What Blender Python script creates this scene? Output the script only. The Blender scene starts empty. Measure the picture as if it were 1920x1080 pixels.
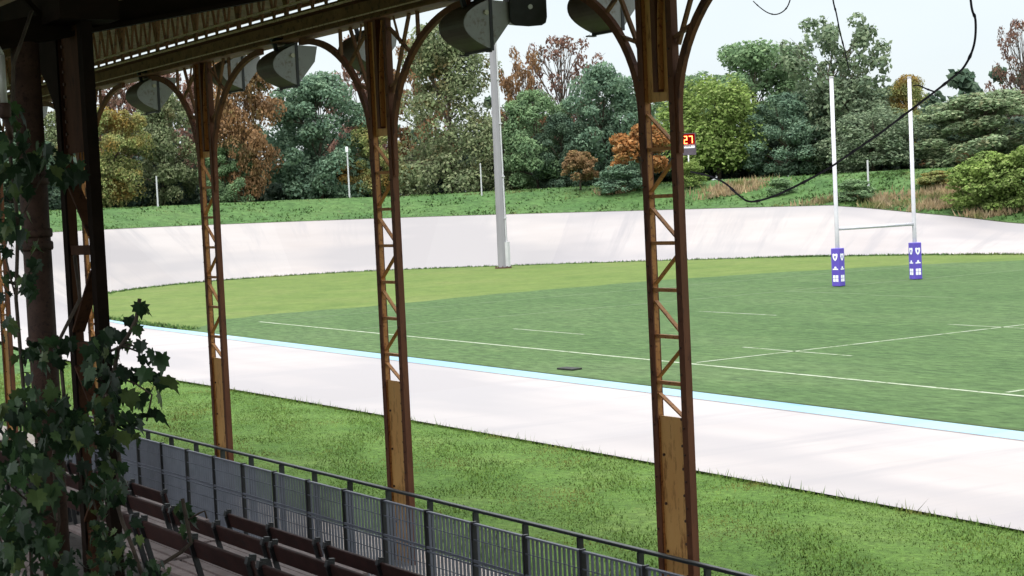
import bpy, math, random
import numpy as np
from mathutils import Vector, Matrix

R = math.radians
random.seed(7)
scene = bpy.context.scene
COL = scene.collection

# ------------------------------------------------------------------ camera
CAM = np.array([62.20601, -29.75225, 5.08677])
FOC = 3000.0
def cam_axes(yaw, pitch, roll):
    cy, sy, cp, sp, cr, sr = (math.cos(yaw), math.sin(yaw), math.cos(pitch), math.sin(pitch), math.cos(roll), math.sin(roll))
    f = np.array([-sy*cp, cy*cp, sp]); r = np.array([cy, sy, 0.0]); u = np.cross(r, f)
    return cr*r + sr*u, -sr*r + cr*u, f
YAW, PITCH, ROLL = 1.021586, -0.052408, -0.046642
RIGHT, UP, FWD = cam_axes(YAW, PITCH, ROLL)
def view_ray(px, py):
    return RIGHT*(px-960)/FOC + UP*(540-py)/FOC + FWD
def view_point(px, py, depth):                 # the spot on the place a photo pixel shows, once its distance is known
    return CAM + view_ray(px, py)*depth
def on_level(px, py, z):
    d = view_ray(px, py); return CAM + d*((z-CAM[2])/d[2])
cam = bpy.data.cameras.new('camera'); co = bpy.data.objects.new('camera', cam); COL.objects.link(co)
M = Matrix(((RIGHT[0], UP[0], -FWD[0], CAM[0]), (RIGHT[1], UP[1], -FWD[1], CAM[1]), (RIGHT[2], UP[2], -FWD[2], CAM[2]), (0, 0, 0, 1)))
co.matrix_world = M
cam.sensor_width = 36; cam.lens = FOC/1920*36; cam.clip_start = .1; cam.clip_end = 6000
scene.camera = co

# ------------------------------------------------------------------ stand frame: x along the stand (to the right), y to the field
PHI = R(2.7)
P0 = np.array([51.198, -21.452, 0.0])
def stand(s, off, z=0.0):                      # s to the left along the columns, off back into the stand
    c, sn = math.cos(PHI), math.sin(PHI)
    x, y = -s, -off
    return (P0[0] + x*c - y*sn, P0[1] + x*sn + y*c, z)
def stand_sz(px, py, off):                     # where a pixel meets the plane parallel to the columns
    n = np.array([math.sin(PHI), -math.cos(PHI), 0]); dr = np.array([-math.cos(PHI), -math.sin(PHI), 0])
    d = view_ray(px, py); t = ((P0 + n*off - CAM) @ n)/(d @ n); Q = CAM + d*t
    return (Q-P0) @ dr, Q[2]

# ------------------------------------------------------------------ mesh builder
class MB:
    def __init__(self): self.v = []; self.f = []; self.m = []
    def add(self, vs, fs, mi=0):
        b = len(self.v); self.v += [tuple(map(float, p)) for p in vs]
        self.f += [tuple(b+i for i in q) for q in fs]; self.m += [mi]*len(fs)
    def box(self, c, d, mi=0, rot=None):
        x, y, z = d[0]/2, d[1]/2, d[2]/2
        vs = [Vector((sx*x, sy*y, sz*z)) for sx in (-1, 1) for sy in (-1, 1) for sz in (-1, 1)]
        if rot is not None: vs = [rot @ v for v in vs]
        vs = [(v.x+c[0], v.y+c[1], v.z+c[2]) for v in vs]
        self.add(vs, [(0, 1, 3, 2), (4, 6, 7, 5), (0, 4, 5, 1), (2, 3, 7, 6), (0, 2, 6, 4), (1, 5, 7, 3)], mi)
    def span(self, a, b, mi=0):
        self.box([(a[i]+b[i])/2 for i in range(3)], [abs(b[i]-a[i]) for i in range(3)], mi)
    def bar(self, p, q, w, h, up=(0, 0, 1), mi=0):
        p = Vector(p); q = Vector(q); d = (q-p).normalized(); up = Vector(up)
        s = d.cross(up)
        if s.length < 1e-5: s = d.cross(Vector((1, 0, 0)))
        s.normalize(); u = s.cross(d)
        vs = [e + s*(a*w/2) + u*(b*h/2) for e in (p, q) for a, b in ((-1, -1), (1, -1), (1, 1), (-1, 1))]
        self.add(vs, [(0, 3, 2, 1), (4, 5, 6, 7), (0, 1, 5, 4), (1, 2, 6, 5), (2, 3, 7, 6), (3, 0, 4, 7)], mi)
    def tube(self, pts, rad, n=8, mi=0, cap=True):
        pts = [Vector(p) for p in pts]
        if not hasattr(rad, '__len__'): rad = [rad]*len(pts)
        rings = []; prev = None
        for i, p in enumerate(pts):
            d = (pts[min(i+1, len(pts)-1)] - pts[max(i-1, 0)]).normalized()
            ref = prev if prev is not None else (Vector((1, 0, 0)) if abs(d.x) < .9 else Vector((0, 1, 0)))
            a = (ref - d*ref.dot(d)).normalized(); prev = a; b = d.cross(a)
            rings.append([p + (a*math.cos(2*math.pi*k/n) + b*math.sin(2*math.pi*k/n))*rad[i] for k in range(n)])
        vs = [v for r in rings for v in r]; fs = []
        for i in range(len(pts)-1):
            for k in range(n):
                fs.append((i*n+k, i*n+(k+1) % n, (i+1)*n+(k+1) % n, (i+1)*n+k))
        if cap: fs += [tuple(reversed(range(n))), tuple(range((len(pts)-1)*n, len(pts)*n))]
        self.add(vs, fs, mi)
    def prism(self, poly, vec, mi=0):
        n = len(poly); a = [Vector(p) for p in poly]; b = [p + Vector(vec) for p in a]
        self.add(a+b, [tuple(reversed(range(n))), tuple(range(n, 2*n))] + [(i, (i+1) % n, n+(i+1) % n, n+i) for i in range(n)], mi)
    def build(self, name, mats, parent=None, loc=None, rotz=0, smooth=False, bevel=0):
        me = bpy.data.meshes.new(name); me.from_pydata(self.v, [], self.f)
        for m in (mats if isinstance(mats, (list, tuple)) else [mats]): me.materials.append(m)
        me.polygons.foreach_set('material_index', self.m)
        if smooth: me.polygons.foreach_set('use_smooth', [True]*len(self.f))
        me.update()
        o = bpy.data.objects.new(name, me); COL.objects.link(o)
        if parent is not None: o.parent = parent
        if loc is not None: o.location = loc
        o.rotation_euler.z = rotz
        if bevel:
            b = o.modifiers.new('bevel', 'BEVEL'); b.width = bevel; b.segments = 2; b.limit_method = 'ANGLE'
        return o

def tag(o, label=None, cat=None, group=None, kind=None):
    if label: o['label'] = label
    if cat: o['category'] = cat
    if group: o['group'] = group
    if kind: o['kind'] = kind
    return o
def thing(name, label, cat, loc=(0, 0, 0), rotz=0, group=None):
    o = bpy.data.objects.new(name, None); COL.objects.link(o); o.location = loc; o.rotation_euler.z = rotz
    o.empty_display_size = .2
    return tag(o, label, cat, group)
def dup(root, loc=None, rotz=None, label=None):
    r = root.copy(); COL.objects.link(r)
    if loc is not None: r.location = loc
    if rotz is not None: r.rotation_euler.z = rotz
    if label: r['label'] = label
    for ch in [c for c in list(COL.objects) if c.parent == root]:
        c = ch.copy(); COL.objects.link(c); c.parent = r
        for g in [k for k in list(COL.objects) if k.parent == ch]:
            d = g.copy(); COL.objects.link(d); d.parent = c
    return r

# ------------------------------------------------------------------ materials
def new_mat(name):
    m = bpy.data.materials.new(name); m.use_nodes = True; nt = m.node_tree; nt.nodes.clear()
    out = nt.nodes.new('ShaderNodeOutputMaterial')
    return m, nt, out
def nd(nt, t, **k):
    n = nt.nodes.new(t)
    for a, b in k.items(): setattr(n, a, b)
    return n
def ramp(nt, src, stops, interp='LINEAR'):
    r = nd(nt, 'ShaderNodeValToRGB'); r.color_ramp.interpolation = interp
    e = r.color_ramp.elements
    while len(e) < len(stops): e.new(.5)
    for i, (p, c) in enumerate(stops): e[i].position = p; e[i].color = (*c, 1) if len(c) == 3 else c
    nt.links.new(src, r.inputs[0]); return r.outputs[0]
def noise(nt, vec, scale, detail=6, rough=.6):
    n = nd(nt, 'ShaderNodeTexNoise'); n.inputs['Scale'].default_value = scale; n.inputs['Detail'].default_value = detail; n.inputs['Roughness'].default_value = rough
    if vec is not None: nt.links.new(vec, n.inputs['Vector'])
    return n.outputs['Fac']
def mix(nt, fac, a, b, blend='MIX'):
    m = nd(nt, 'ShaderNodeMix', data_type='RGBA', blend_type=blend)
    if hasattr(fac, 'links'): nt.links.new(fac, m.inputs[0])
    else: m.inputs[0].default_value = fac
    for s, i in ((a, 6), (b, 7)):
        if hasattr(s, 'links'): nt.links.new(s, m.inputs[i])
        else: m.inputs[i].default_value = (*s, 1)
    return m.outputs[2]
def mapping(nt, vec, scale=(1, 1, 1), rot=(0, 0, 0)):
    m = nd(nt, 'ShaderNodeMapping'); m.inputs['Scale'].default_value = scale; m.inputs['Rotation'].default_value = rot
    nt.links.new(vec, m.inputs['Vector']); return m.outputs[0]
def coords(nt, which='Object'):
    return nd(nt, 'ShaderNodeTexCoord').outputs[which]
def finish(nt, out, color, rough=.7, spec=.3, metal=0, bump=None, bump_s=.3, bump_d=.02):
    p = nd(nt, 'ShaderNodeBsdfPrincipled')
    if hasattr(color, 'links'): nt.links.new(color, p.inputs['Base Color'])
    else: p.inputs['Base Color'].default_value = (*color, 1)
    if hasattr(rough, 'links'): nt.links.new(rough, p.inputs['Roughness'])
    else: p.inputs['Roughness'].default_value = rough
    p.inputs['Specular IOR Level'].default_value = spec; p.inputs['Metallic'].default_value = metal
    if bump is not None:
        b = nd(nt, 'ShaderNodeBump'); b.inputs['Strength'].default_value = bump_s; b.inputs['Distance'].default_value = bump_d
        nt.links.new(bump, b.inputs['Height']); nt.links.new(b.outputs[0], p.inputs['Normal'])
    nt.links.new(p.outputs[0], out.inputs[0])
def paint(name, c1, c2, scale=6, rough=.6, spec=.35, metal=0, stain=None, streak=False, bump_s=.15):
    m, nt, out = new_mat(name); v = coords(nt)
    vv = mapping(nt, v, (1, 1, .25)) if streak else v
    c = ramp(nt, noise(nt, vv, scale), [(.35, c1), (.68, c2)])
    if stain: c = mix(nt, ramp(nt, noise(nt, vv, scale*2.7, 8, .7), [(.53, (0, 0, 0)), (.62, (1, 1, 1))]), c, stain)
    finish(nt, out, c, rough, spec, metal, noise(nt, v, scale*12), bump_s, .004)
    return m

def leaf_mat(name, cols, patch=None, patch_lo=.5, patch_scale=.25, trans=.3, upright=False):
    m, nt, out = new_mat(name)
    g = nd(nt, 'ShaderNodeNewGeometry'); k = len(cols)-1
    c = ramp(nt, g.outputs['Random Per Island'], [(i/k, c) for i, c in enumerate(cols)])
    if patch:
        f = ramp(nt, noise(nt, g.outputs['Position'], patch_scale, 4, .6), [(patch_lo-.07, (0, 0, 0)), (patch_lo+.07, (1, 1, 1))])
        c = mix(nt, f, c, patch)
    c2 = mix(nt, ramp(nt, noise(nt, g.outputs['Position'], .9, 3), [(.3, (.62, .62, .66)), (.7, (1.2, 1.2, 1.12))]), (0, 0, 0), c)
    c2 = mix(nt, 1.0, c, ramp(nt, noise(nt, g.outputs['Position'], .8, 3), [(.3, (.7, .72, .76)), (.7, (1.25, 1.22, 1.12))]), 'MULTIPLY')
    d = nd(nt, 'ShaderNodeBsdfDiffuse'); t = nd(nt, 'ShaderNodeBsdfTranslucent'); mx = nd(nt, 'ShaderNodeMixShader')
    mx.inputs[0].default_value = trans
    nt.links.new(c2, d.inputs[0]); nt.links.new(c2, t.inputs[0])
    if upright:                                  # thin blades shade like the turf they stand in
        va = nd(nt, 'ShaderNodeVectorMath', operation='SCALE'); va.inputs['Scale'].default_value = .35; nt.links.new(g.outputs['Normal'], va.inputs[0])
        vb = nd(nt, 'ShaderNodeVectorMath', operation='ADD'); vb.inputs[1].default_value = (0, 0, .8); nt.links.new(va.outputs[0], vb.inputs[0])
        vn = nd(nt, 'ShaderNodeVectorMath', operation='NORMALIZE'); nt.links.new(vb.outputs[0], vn.inputs[0]); nt.links.new(vn.outputs[0], d.inputs['Normal'])
    nt.links.new(d.outputs[0], mx.inputs[1]); nt.links.new(t.outputs[0], mx.inputs[2]); nt.links.new(mx.outputs[0], out.inputs[0])
    return m

MT = {}
MT['rust_dark'] = paint('dark rust iron', (.115, .04, .018), (.175, .066, .027), 5, .65, .3, stain=(.07, .024, .012), streak=True)
MT['ochre'] = paint('ochre paint', (.68, .36, .11), (.74, .43, .15), 4, .55, .35, stain=(.36, .16, .045), streak=True)
MT['ochre_worn'] = paint('worn ochre paint', (.40, .175, .05), (.52, .25, .08), 9, .6, .3, stain=(.18, .065, .025))
MT['bolt'] = paint('bolt iron', (.06, .03, .02), (.1, .05, .03), 20, .5, .4)
MT['girder'] = paint('girder brown', (.17, .078, .036), (.25, .12, .055), 4, .65, .3, stain=(.09, .04, .022), streak=False)
MT['girder_edge_lit'] = paint('lit girder edge', (.62, .46, .32), (.74, .58, .44), 14, .5, .4, stain=(.22, .12, .07))  # pale tone: light catching the girder lips, put into the colour
MT['black_iron'] = paint('dark iron', (.010, .007, .005), (.018, .011, .008), 5, .9, .06)
MT['near_brown'] = paint('old brown iron', (.05, .021, .011), (.085, .038, .02), 7, .8, .1, stain=(.03, .015, .01), streak=True)
MT['pipe_rust'] = paint('rusty pipe', (.038, .02, .014), (.065, .033, .023), 12, .7, .25, stain=(.025, .012, .01))
MT['pale_pipe'] = paint('zinc pipe', (.3, .29, .27), (.42, .41, .38), 8, .45, .5)
MT['lamp_shell'] = paint('brown lamp shell', (.085, .068, .055), (.12, .1, .085), 5, .5, .4)
MT['lamp_side'] = paint('grey lamp cheek', (.33, .325, .345), (.4, .395, .42), 4, .55, .4, stain=(.25, .22, .2))
MT['lamp_black'] = paint('black lamp rim', (.02, .02, .022), (.035, .035, .04), 6, .45, .4)
MT['lamp_knob'] = paint('knob', (.5, .47, .35), (.65, .6, .48), 9, .4, .5)
MT['steel'] = paint('grey fence steel', (.13, .142, .178), (.165, .18, .22), 5, .5, .45)
MT['rail'] = paint('dark green rail', (.012, .016, .016), (.022, .027, .027), 6, .4, .5)
MT['wood_dark'] = paint('dark red wood', (.032, .012, .011), (.055, .022, .019), 5, .55, .35, stain=(.03, .016, .015))
MT['wood_seat'] = paint('weathered seat wood', (.2, .155, .15), (.28, .225, .215), 7, .65, .3, stain=(.2, .15, .14))
MT['cast_iron'] = paint('cast iron', (.014, .015, .017), (.025, .026, .028), 8, .4, .5)
MT['concrete'] = paint('terrace concrete', (.055, .049, .046), (.095, .086, .08), 2.5, .85, .2, stain=(.035, .031, .028))
MT['kerb_pale'] = paint('pale slab', (.4, .35, .31), (.5, .45, .4), 3, .85, .2, stain=(.3, .25, .2))
MT['roof_board'] = paint('roof boards', (.12, .078, .046), (.2, .135, .085), 3, .8, .2, stain=(.06, .038, .022))
MT['white_post'] = paint('white enamel', (.47, .455, .505), (.55, .54, .575), 3, .4, .5)
MT['purple'] = paint('purple vinyl', (.085, .055, .36), (.11, .075, .43), 2, .45, .4)
MT['pad_white'] = paint('pad print', (.75, .75, .8), (.82, .82, .86), 2, .5, .3)
MT['mast'] = paint('galvanised mast', (.21, .2, .222), (.26, .252, .273), 1.2, .5, .5, metal=.1, streak=True)
MT['mast_light'] = paint('zinc conduit', (.42, .42, .44), (.5, .5, .52), 2, .45, .5)
MT['mat_black'] = paint('rubber', (.02, .022, .02), (.035, .038, .035), 8, .8, .2)
MT['board_dark'] = paint('board face', (.07, .055, .075), (.1, .08, .105), 3, .5, .4)
MT['bark'] = paint('bark', (.07, .055, .042), (.12, .095, .075), 4, .9, .1, stain=(.04, .03, .025), bump_s=.5)
MT['vine_stem'] = paint('vine stem', (.05, .038, .03), (.085, .065, .05), 20, .8, .2)
MT['twig'] = paint('dark twig', (.035, .03, .042), (.065, .056, .075), 30, .7, .2)
MT['rust_spot'] = MT['bolt']
m, nt, out = new_mat('lit digits'); e = nd(nt, 'ShaderNodeEmission'); e.inputs[0].default_value = (1, .12, .035, 1); e.inputs[1].default_value = 5; nt.links.new(e.outputs[0], out.inputs[0]); MT['digit'] = m
m, nt, out = new_mat('lit panel'); e = nd(nt, 'ShaderNodeEmission'); e.inputs[0].default_value = (1, .01, .008, 1); e.inputs[1].default_value = .1; nt.links.new(e.outputs[0], out.inputs[0]); MT['digit_glow'] = m

def grass_mat(name, cols, dry, scale=1.0, dry_amt=.62, fine=9, mott=(.72, 1.25), stretch=(1, 1, 1)):
    m, nt, out = new_mat(name); v = mapping(nt, coords(nt), stretch)
    c = ramp(nt, noise(nt, v, .28*scale, 5, .6), [(.3, cols[0]), (.5, cols[1]), (.72, cols[2])])
    c = mix(nt, ramp(nt, noise(nt, v, .9*scale, 6, .7), [(dry_amt-.04, (0, 0, 0)), (dry_amt+.12, (1, 1, 1))]), c, dry)
    f = noise(nt, v, fine, 6, .75)
    c = mix(nt, 1.0, c, ramp(nt, f, [(.3, (mott[0],)*3), (.7, (mott[1],)*3)]), 'MULTIPLY')
    f2 = noise(nt, v, fine*.25, 4, .7)
    c = mix(nt, 1.0, c, ramp(nt, f2, [(.3, (.84, .86, .86)), (.7, (1.12, 1.1, 1.06))]), 'MULTIPLY')
    finish(nt, out, c, .9, .1, 0, f, .7, .06)
    return m
MT['apron'] = grass_mat('apron grass', [(.056, .112, .022), (.075, .135, .029), (.098, .152, .04)], (.115, .12, .036), 1.5, .66, 7, (.55, 1.4))
MT['infield'] = grass_mat('infield grass', [(.076, .12, .029), (.094, .135, .035), (.11, .14, .043)], (.125, .125, .048), .5, .66, 2.2, (.85, 1.14))
MT['pitch'] = grass_mat('pitch turf', [(.047, .089, .031), (.06, .105, .039), (.073, .115, .048)], (.095, .108, .045), .35, .68, 2.6, (.55, 1.35), (.6, 1.5, 1))
MT['bank_grass'] = grass_mat('embankment grass', [(.045, .096, .03), (.058, .113, .036), (.072, .122, .042)], (.082, .1, .048), .7, .64, 1.6, (.6, 1.35))
MT['ground'] = grass_mat('outer ground', [(.05, .1, .03), (.06, .12, .035), (.075, .12, .04)], (.12, .11, .06), .3, .6, 1)

def track_mat(name, c1, c2, c3, blue=False):
    m, nt, out = new_mat(name); uv = coords(nt, 'UV')
    c = ramp(nt, noise(nt, mapping(nt, uv, (.09, .35, 1)), 1.0, 6, .6), [(.3, c1), (.6, c2)])
    c = mix(nt, ramp(nt, noise(nt, mapping(nt, uv, (.035, .12, 1)), 1.3, 3, .5), [(.44, (0, 0, 0)), (.56, (1, 1, 1))]), c, c3)
    c = mix(nt, ramp(nt, noise(nt, mapping(nt, uv, (.5, .06, 1)), 1.0, 5, .7), [(.5, (0, 0, 0)), (.66, (.85, .85, .85))]), c, c3)
    s = nd(nt, 'ShaderNodeSeparateXYZ'); nt.links.new(uv, s.inputs[0])
    fl = nd(nt, 'ShaderNodeMath', operation='DIVIDE'); fl.inputs[1].default_value = 11; nt.links.new(s.outputs[0], fl.inputs[0])
    f2 = nd(nt, 'ShaderNodeMath', operation='ROUND'); nt.links.new(fl.outputs[0], f2.inputs[0])
    wn = nd(nt, 'ShaderNodeTexWhiteNoise', noise_dimensions='1D'); nt.links.new(f2.outputs[0], wn.inputs['W'])
    if not blue: c = mix(nt, 1.0, c, ramp(nt, wn.outputs[0], [(0, (.955, .955, .97)), (.5, (.99, .985, .985)), (1, (1.02, 1.02, 1.02))]), 'MULTIPLY')
    if not blue:                                 # pour joints across the track every 11 m
        a = nd(nt, 'ShaderNodeMath', operation='PINGPONG'); a.inputs[1].default_value = 5.5; nt.links.new(s.outputs[0], a.inputs[0])
        c = mix(nt, ramp(nt, a.outputs[0], [(0, (.3, .3, .3)), (.012, (0, 0, 0))]), c, (.2, .19, .19))
    else:
        c = mix(nt, ramp(nt, noise(nt, mapping(nt, uv, (.25, 1.5, 1)), 1.2, 5, .7), [(.6, (0, 0, 0)), (.7, (1, 1, 1))]), c, (.12, .25, .4))
    finish(nt, out, c, .85, .15, 0, noise(nt, uv, 30), .1, .003)
    return m
MT['track'] = track_mat('pale concrete', (.292, .268, .262), (.325, .302, .296), (.25, .238, .243))
MT['band'] = track_mat('pale blue band', (.20, .31, .36), (.25, .345, .385), (.18, .29, .36), True)
MT['line'] = paint('worn white line', (.2, .24, .155), (.34, .365, .3), 1.2, .9, .1, stain=(.1, .15, .06))
MT['line_faint'] = paint('faint line', (.095, .14, .07), (.165, .2, .125), .8, .9, .1, stain=(.12, .18, .09))
MT['dark_edge'] = paint('dark edge', (.03, .04, .02), (.06, .06, .035), 3, .95, .1)
MT['thin_line'] = paint('red brown line', (.28, .22, .23), (.36, .3, .3), 3, .9, .1)

# leaf colours
BG = leaf_mat('blue green leaves', [(0.096, 0.159, 0.112), (0.141, 0.222, 0.150), (0.199, 0.282, 0.199)])
DG = leaf_mat('dark green leaves', [(0.060, 0.098, 0.071), (0.091, 0.141, 0.094), (0.128, 0.179, 0.128)])
GG = leaf_mat('grey green leaves', [(0.111, 0.159, 0.101), (0.159, 0.212, 0.132), (0.232, 0.279, 0.186)])
OL = leaf_mat('olive leaves', [(0.120, 0.159, 0.082), (0.175, 0.213, 0.115), (0.265, 0.288, 0.173)], (.12, .09, .04), .62, .35)
MG = leaf_mat('mid green leaves', [(0.127, 0.203, 0.108), (0.172, 0.267, 0.141), (0.229, 0.317, 0.178)])
LG = leaf_mat('light green leaves', [(0.147, 0.223, 0.062), (0.195, 0.275, 0.079), (0.271, 0.333, 0.128)])
YG = leaf_mat('yellow green leaves', [(0.170, 0.224, 0.082), (0.250, 0.290, 0.115), (0.354, 0.327, 0.152)], (.24, .15, .045), .55, .3)
OR = leaf_mat('orange brown leaves', [(.17, .095, .045), (.24, .14, .075), (.31, .195, .115)], (.1, .115, .05), .64, .3)
OB = leaf_mat('bright orange leaves', [(0.242, 0.099, 0.036), (0.335, 0.157, 0.059), (0.375, 0.223, 0.107)], (.2, .17, .06), .66, .5)
BP = leaf_mat('pink brown leaves', [(0.160, 0.094, 0.076), (0.236, 0.137, 0.111), (0.303, 0.196, 0.160)], (.12, .1, .055), .62, .3)
BN = leaf_mat('dry brown leaves', [(0.107, 0.062, 0.053), (0.181, 0.101, 0.078), (0.237, 0.148, 0.121)], (.06, .055, .035), .6, .4)
RT = leaf_mat('green leaves with red tips', [(0.142, 0.203, 0.111), (0.198, 0.267, 0.153), (0.288, 0.333, 0.211)], (.2, .1, .055), .63, .45)
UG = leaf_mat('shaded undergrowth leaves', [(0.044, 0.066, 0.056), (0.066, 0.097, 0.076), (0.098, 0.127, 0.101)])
DRY = leaf_mat('dry grass', [(.27, .2, .125), (.35, .265, .165), (.38, .31, .2)], (.15, .16, .065), .54, .5)
TUFT = leaf_mat('grass blades', [(.06, .115, .023), (.086, .152, .032), (.128, .188, .05)], (.15, .15, .045), .6, .5, .12, True)
BTUFT = leaf_mat('bank grass blades', [(.046, .096, .029), (.06, .116, .036), (.082, .132, .047)], (.116, .125, .052), .62, .2, .1, True)
VL = None
m, nt, out = new_mat('vine leaves')
g = nd(nt, 'ShaderNodeNewGeometry')
c = ramp(nt, g.outputs['Random Per Island'], [(0, (.011, .026, .012)), (.5, (.02, .046, .018)), (.78, (.036, .08, .028)), (1, (.1, .14, .042))])
p = nd(nt, 'ShaderNodeBsdfPrincipled'); nt.links.new(c, p.inputs['Base Color']); p.inputs['Roughness'].default_value = .5; p.inputs['Specular IOR Level'].default_value = .3
t = nd(nt, 'ShaderNodeBsdfTranslucent'); nt.links.new(c, t.inputs[0]); mx = nd(nt, 'ShaderNodeMixShader'); mx.inputs[0].default_value = .2
nt.links.new(p.outputs[0], mx.inputs[1]); nt.links.new(t.outputs[0], mx.inputs[2]); nt.links.new(mx.outputs[0], out.inputs[0])
VL = m

# ------------------------------------------------------------------ setting: track curve
ST = np.array([(95, -4.2, 7.4, .05), (60, -4.2, 7.5, .05), (40, -4.2, 7.6, .06), (20, -4.2, 8.25, .07), (6, -4.25, 8.9, .1), (-6, -4.3, 8.9, .35), (-15, -4.3, 8.2, 1.0),
      (-28, -3.2, 7.2, 2.6), (-42, .5, 6.4, 4.2), (-53, 6.5, 6.3, 4.54), (-59, 14, 6.3, 4.56), (-61, 22, 6.3, 4.49), (-58.5, 31, 6.3, 4.36), (-51.5, 38.6, 6.3, 4.2),
      (-42.2, 46.3, 6.3, 4.0), (-33.4, 52, 6.3, 3.84), (-30.6, 53.3, 6.3, 3.74), (-28.2, 54.3, 6.3, 3.42), (-22.8, 56, 6.3, 2.68), (-17.5, 56.9, 6.3, 1.95), (-12, 57.5, 6.4, 1.75),
      (0, 58.5, 6.6, 1.5), (30, 60, 7, 1.0), (95, 62, 7.4, .5)], float)
def catmull(P, m=6):
    o = []
    for i in range(len(P)-1):
        a, b, c, d = P[max(i-1, 0)], P[i], P[i+1], P[min(i+2, len(P)-1)]
        for t in np.arange(m)/m:
            o.append(.5*((2*b) + (-a+c)*t + (2*a-5*b+4*c-d)*t*t + (-a+3*b-3*c+d)*t**3))
    o.append(P[-1]); return np.array(o)
TC = catmull(ST); NT_ = len(TC)
IN = TC[:, :2]
tg = np.gradient(IN, axis=0); tg /= np.linalg.norm(tg, axis=1)[:, None]
OUTN = np.stack([-tg[:, 1], tg[:, 0]], 1)
cen = np.array([-20, 27.]); OUTN *= np.sign(((IN-cen)*OUTN).sum(1))[:, None]
ARC = np.concatenate([[0], np.cumsum(np.linalg.norm(np.diff(IN, axis=0), axis=1))])
WID = TC[:, 2]; ZT = TC[:, 3]
OUTER = IN + OUTN*WID[:, None]

def strip(name, rows, mat, uvw, smooth=True, kind='structure', label=None, cat=None):
    # rows: list of arrays (N,3), a lofted sheet with UVs (arc length, cross distance)
    n = len(rows[0]); v = np.concatenate(rows); f = []
    for r in range(len(rows)-1):
        for i in range(n-1): f.append((r*n+i, r*n+i+1, (r+1)*n+i+1, (r+1)*n+i))
    me = bpy.data.meshes.new(name); me.from_pydata(v.tolist(), [], f)
    uv = me.uv_layers.new(name='UVMap'); li = np.empty(len(me.loops), int); me.loops.foreach_get('vertex_index', li)
    U = np.concatenate([np.stack([ARC[:n] if len(ARC) == n else np.arange(n), np.full(n, w)], 1) for w in uvw])
    uv.data.foreach_set('uv', U[li].ravel()); me.materials.append(mat)
    me.polygons.foreach_set('use_smooth', [smooth]*len(f)); me.update()
    o = bpy.data.objects.new(name, me); COL.objects.link(o); tag(o, label, cat, None, kind); return o
def across(t, dz=0.0):       # t 0..1 over the width
    t = np.asarray(t) if hasattr(t, '__len__') else np.full(NT_, t)
    xy = IN + OUTN*(WID*t)[:, None]; return np.column_stack([xy, ZT*t**1.05 + dz])
strip('track', [across(t) for t in (0, .12, .25, .5, .75, 1)], MT['track'], [0, .9, 1.8, 3.6, 5.4, 7.3])
bw = .95/WID
nb_ = int(np.argmax(TC[:, 0] < -38)); _A = ARC; ARC = ARC[:nb_]; fade = np.clip((TC[:nb_, 0]+38)/14, .02, 1)
def part_across(t, dz): return across(t, dz)[:nb_]
strip('track_blue_band', [part_across(bw*0 + .03/WID, .006), part_across((.03 + .92*np.r_[fade, np.zeros(NT_-nb_)])/WID, .008)], MT['band'], [0, .95])
strip('track_measuring_line', [part_across(bw + .02/WID, .006), part_across(bw + .055/WID, .006)], MT['thin_line'], [0, .05]); ARC = _A
kb = [i for i in range(NT_) if not (TC[i, 1] < 0 and TC[i, 0] > -16)]; _A = ARC; ARC = ARC[kb]
strip('track_top_kerb', [r[kb] for r in (across(.995, .01), np.column_stack([OUTER + OUTN*.16, ZT+.03]), np.column_stack([OUTER+OUTN*.18, ZT-.2]))], MT['dark_edge'], [0, .1, .2]); ARC = _A

# infield, pitch, ground, apron as stacked sheets
def sheet(name, poly, z, mat, kind='structure'):
    b = MB(); b.add([(x, y, z) for x, y in poly], [tuple(range(len(poly)))]); o = b.build(name, mat)
    # face up
    if o.data.polygons[0].normal.z < 0: o.data.flip_normals()
    tag(o, kind=kind); return o
def quad_grid(name, x0, x1, y0, y1, z, mat):
    return sheet(name, [(x0, y0), (x1, y0), (x1, y1), (x0, y1)], z, mat)
quad_grid('ground', -3000, 3000, -3000, 3000, -.06, MT['ground'])
inn = [tuple(p) for p in (IN - OUTN*.0)]
sheet('infield_grass', inn, 0.0, MT['infield'])
edge = [tuple(p) for p in (IN - OUTN*.02)]
pitch_poly = [(95, -4.12), (30, -4.12), (-8, -4.16), (-13.5, -.5), (-14.6, 3), (-14.2, 8), (-16.2, 18), (-16.6, 28), (-15.2, 36.5), (-12, 45.4), (-7.5, 51.1), (2, 55.5), (20, 57), (95, 58)]
def jitter(poly, step, amp, rnd):
    o = []
    for i in range(len(poly)-1):
        a, b = np.array(poly[i]), np.array(poly[(i+1) % len(poly)]); L = np.linalg.norm(b-a); k = max(1, int(L/step))
        nrm = np.array([-(b-a)[1], (b-a)[0]])/max(L, 1e-6)
        for j in range(k): o.append(tuple(a + (b-a)*j/k + nrm*rnd.uniform(-amp, amp)*(0 if j == 0 else 1)))
    return o
rnd = random.Random(3)
sheet('pitch', pitch_poly[:2] + jitter(pitch_poly[2:-1], 1.2, .28, rnd) + pitch_poly[-2:], .004, MT['pitch'])
strip('grass_edge_shade', [np.column_stack([IN - OUTN*.05, np.full(NT_, .02)]), np.column_stack([IN + OUTN*.035, np.full(NT_, .03)])], MT['dark_edge'], [0, .1])  # dark strip painted in for the shade between turf and band
sel = [i for i in range(NT_) if TC[i, 1] < 0 and TC[i, 0] > -45]
ap = [tuple(OUTER[i] + OUTN[i]*.0) for i in sel]
ap = jitter(ap, .12, .035, rnd) + [ap[-1]]
sheet('apron_grass', ap + [(ap[-1][0], -20.6-4), (20, -23.2), (95, -19.9)], .012, MT['apron'])

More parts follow.
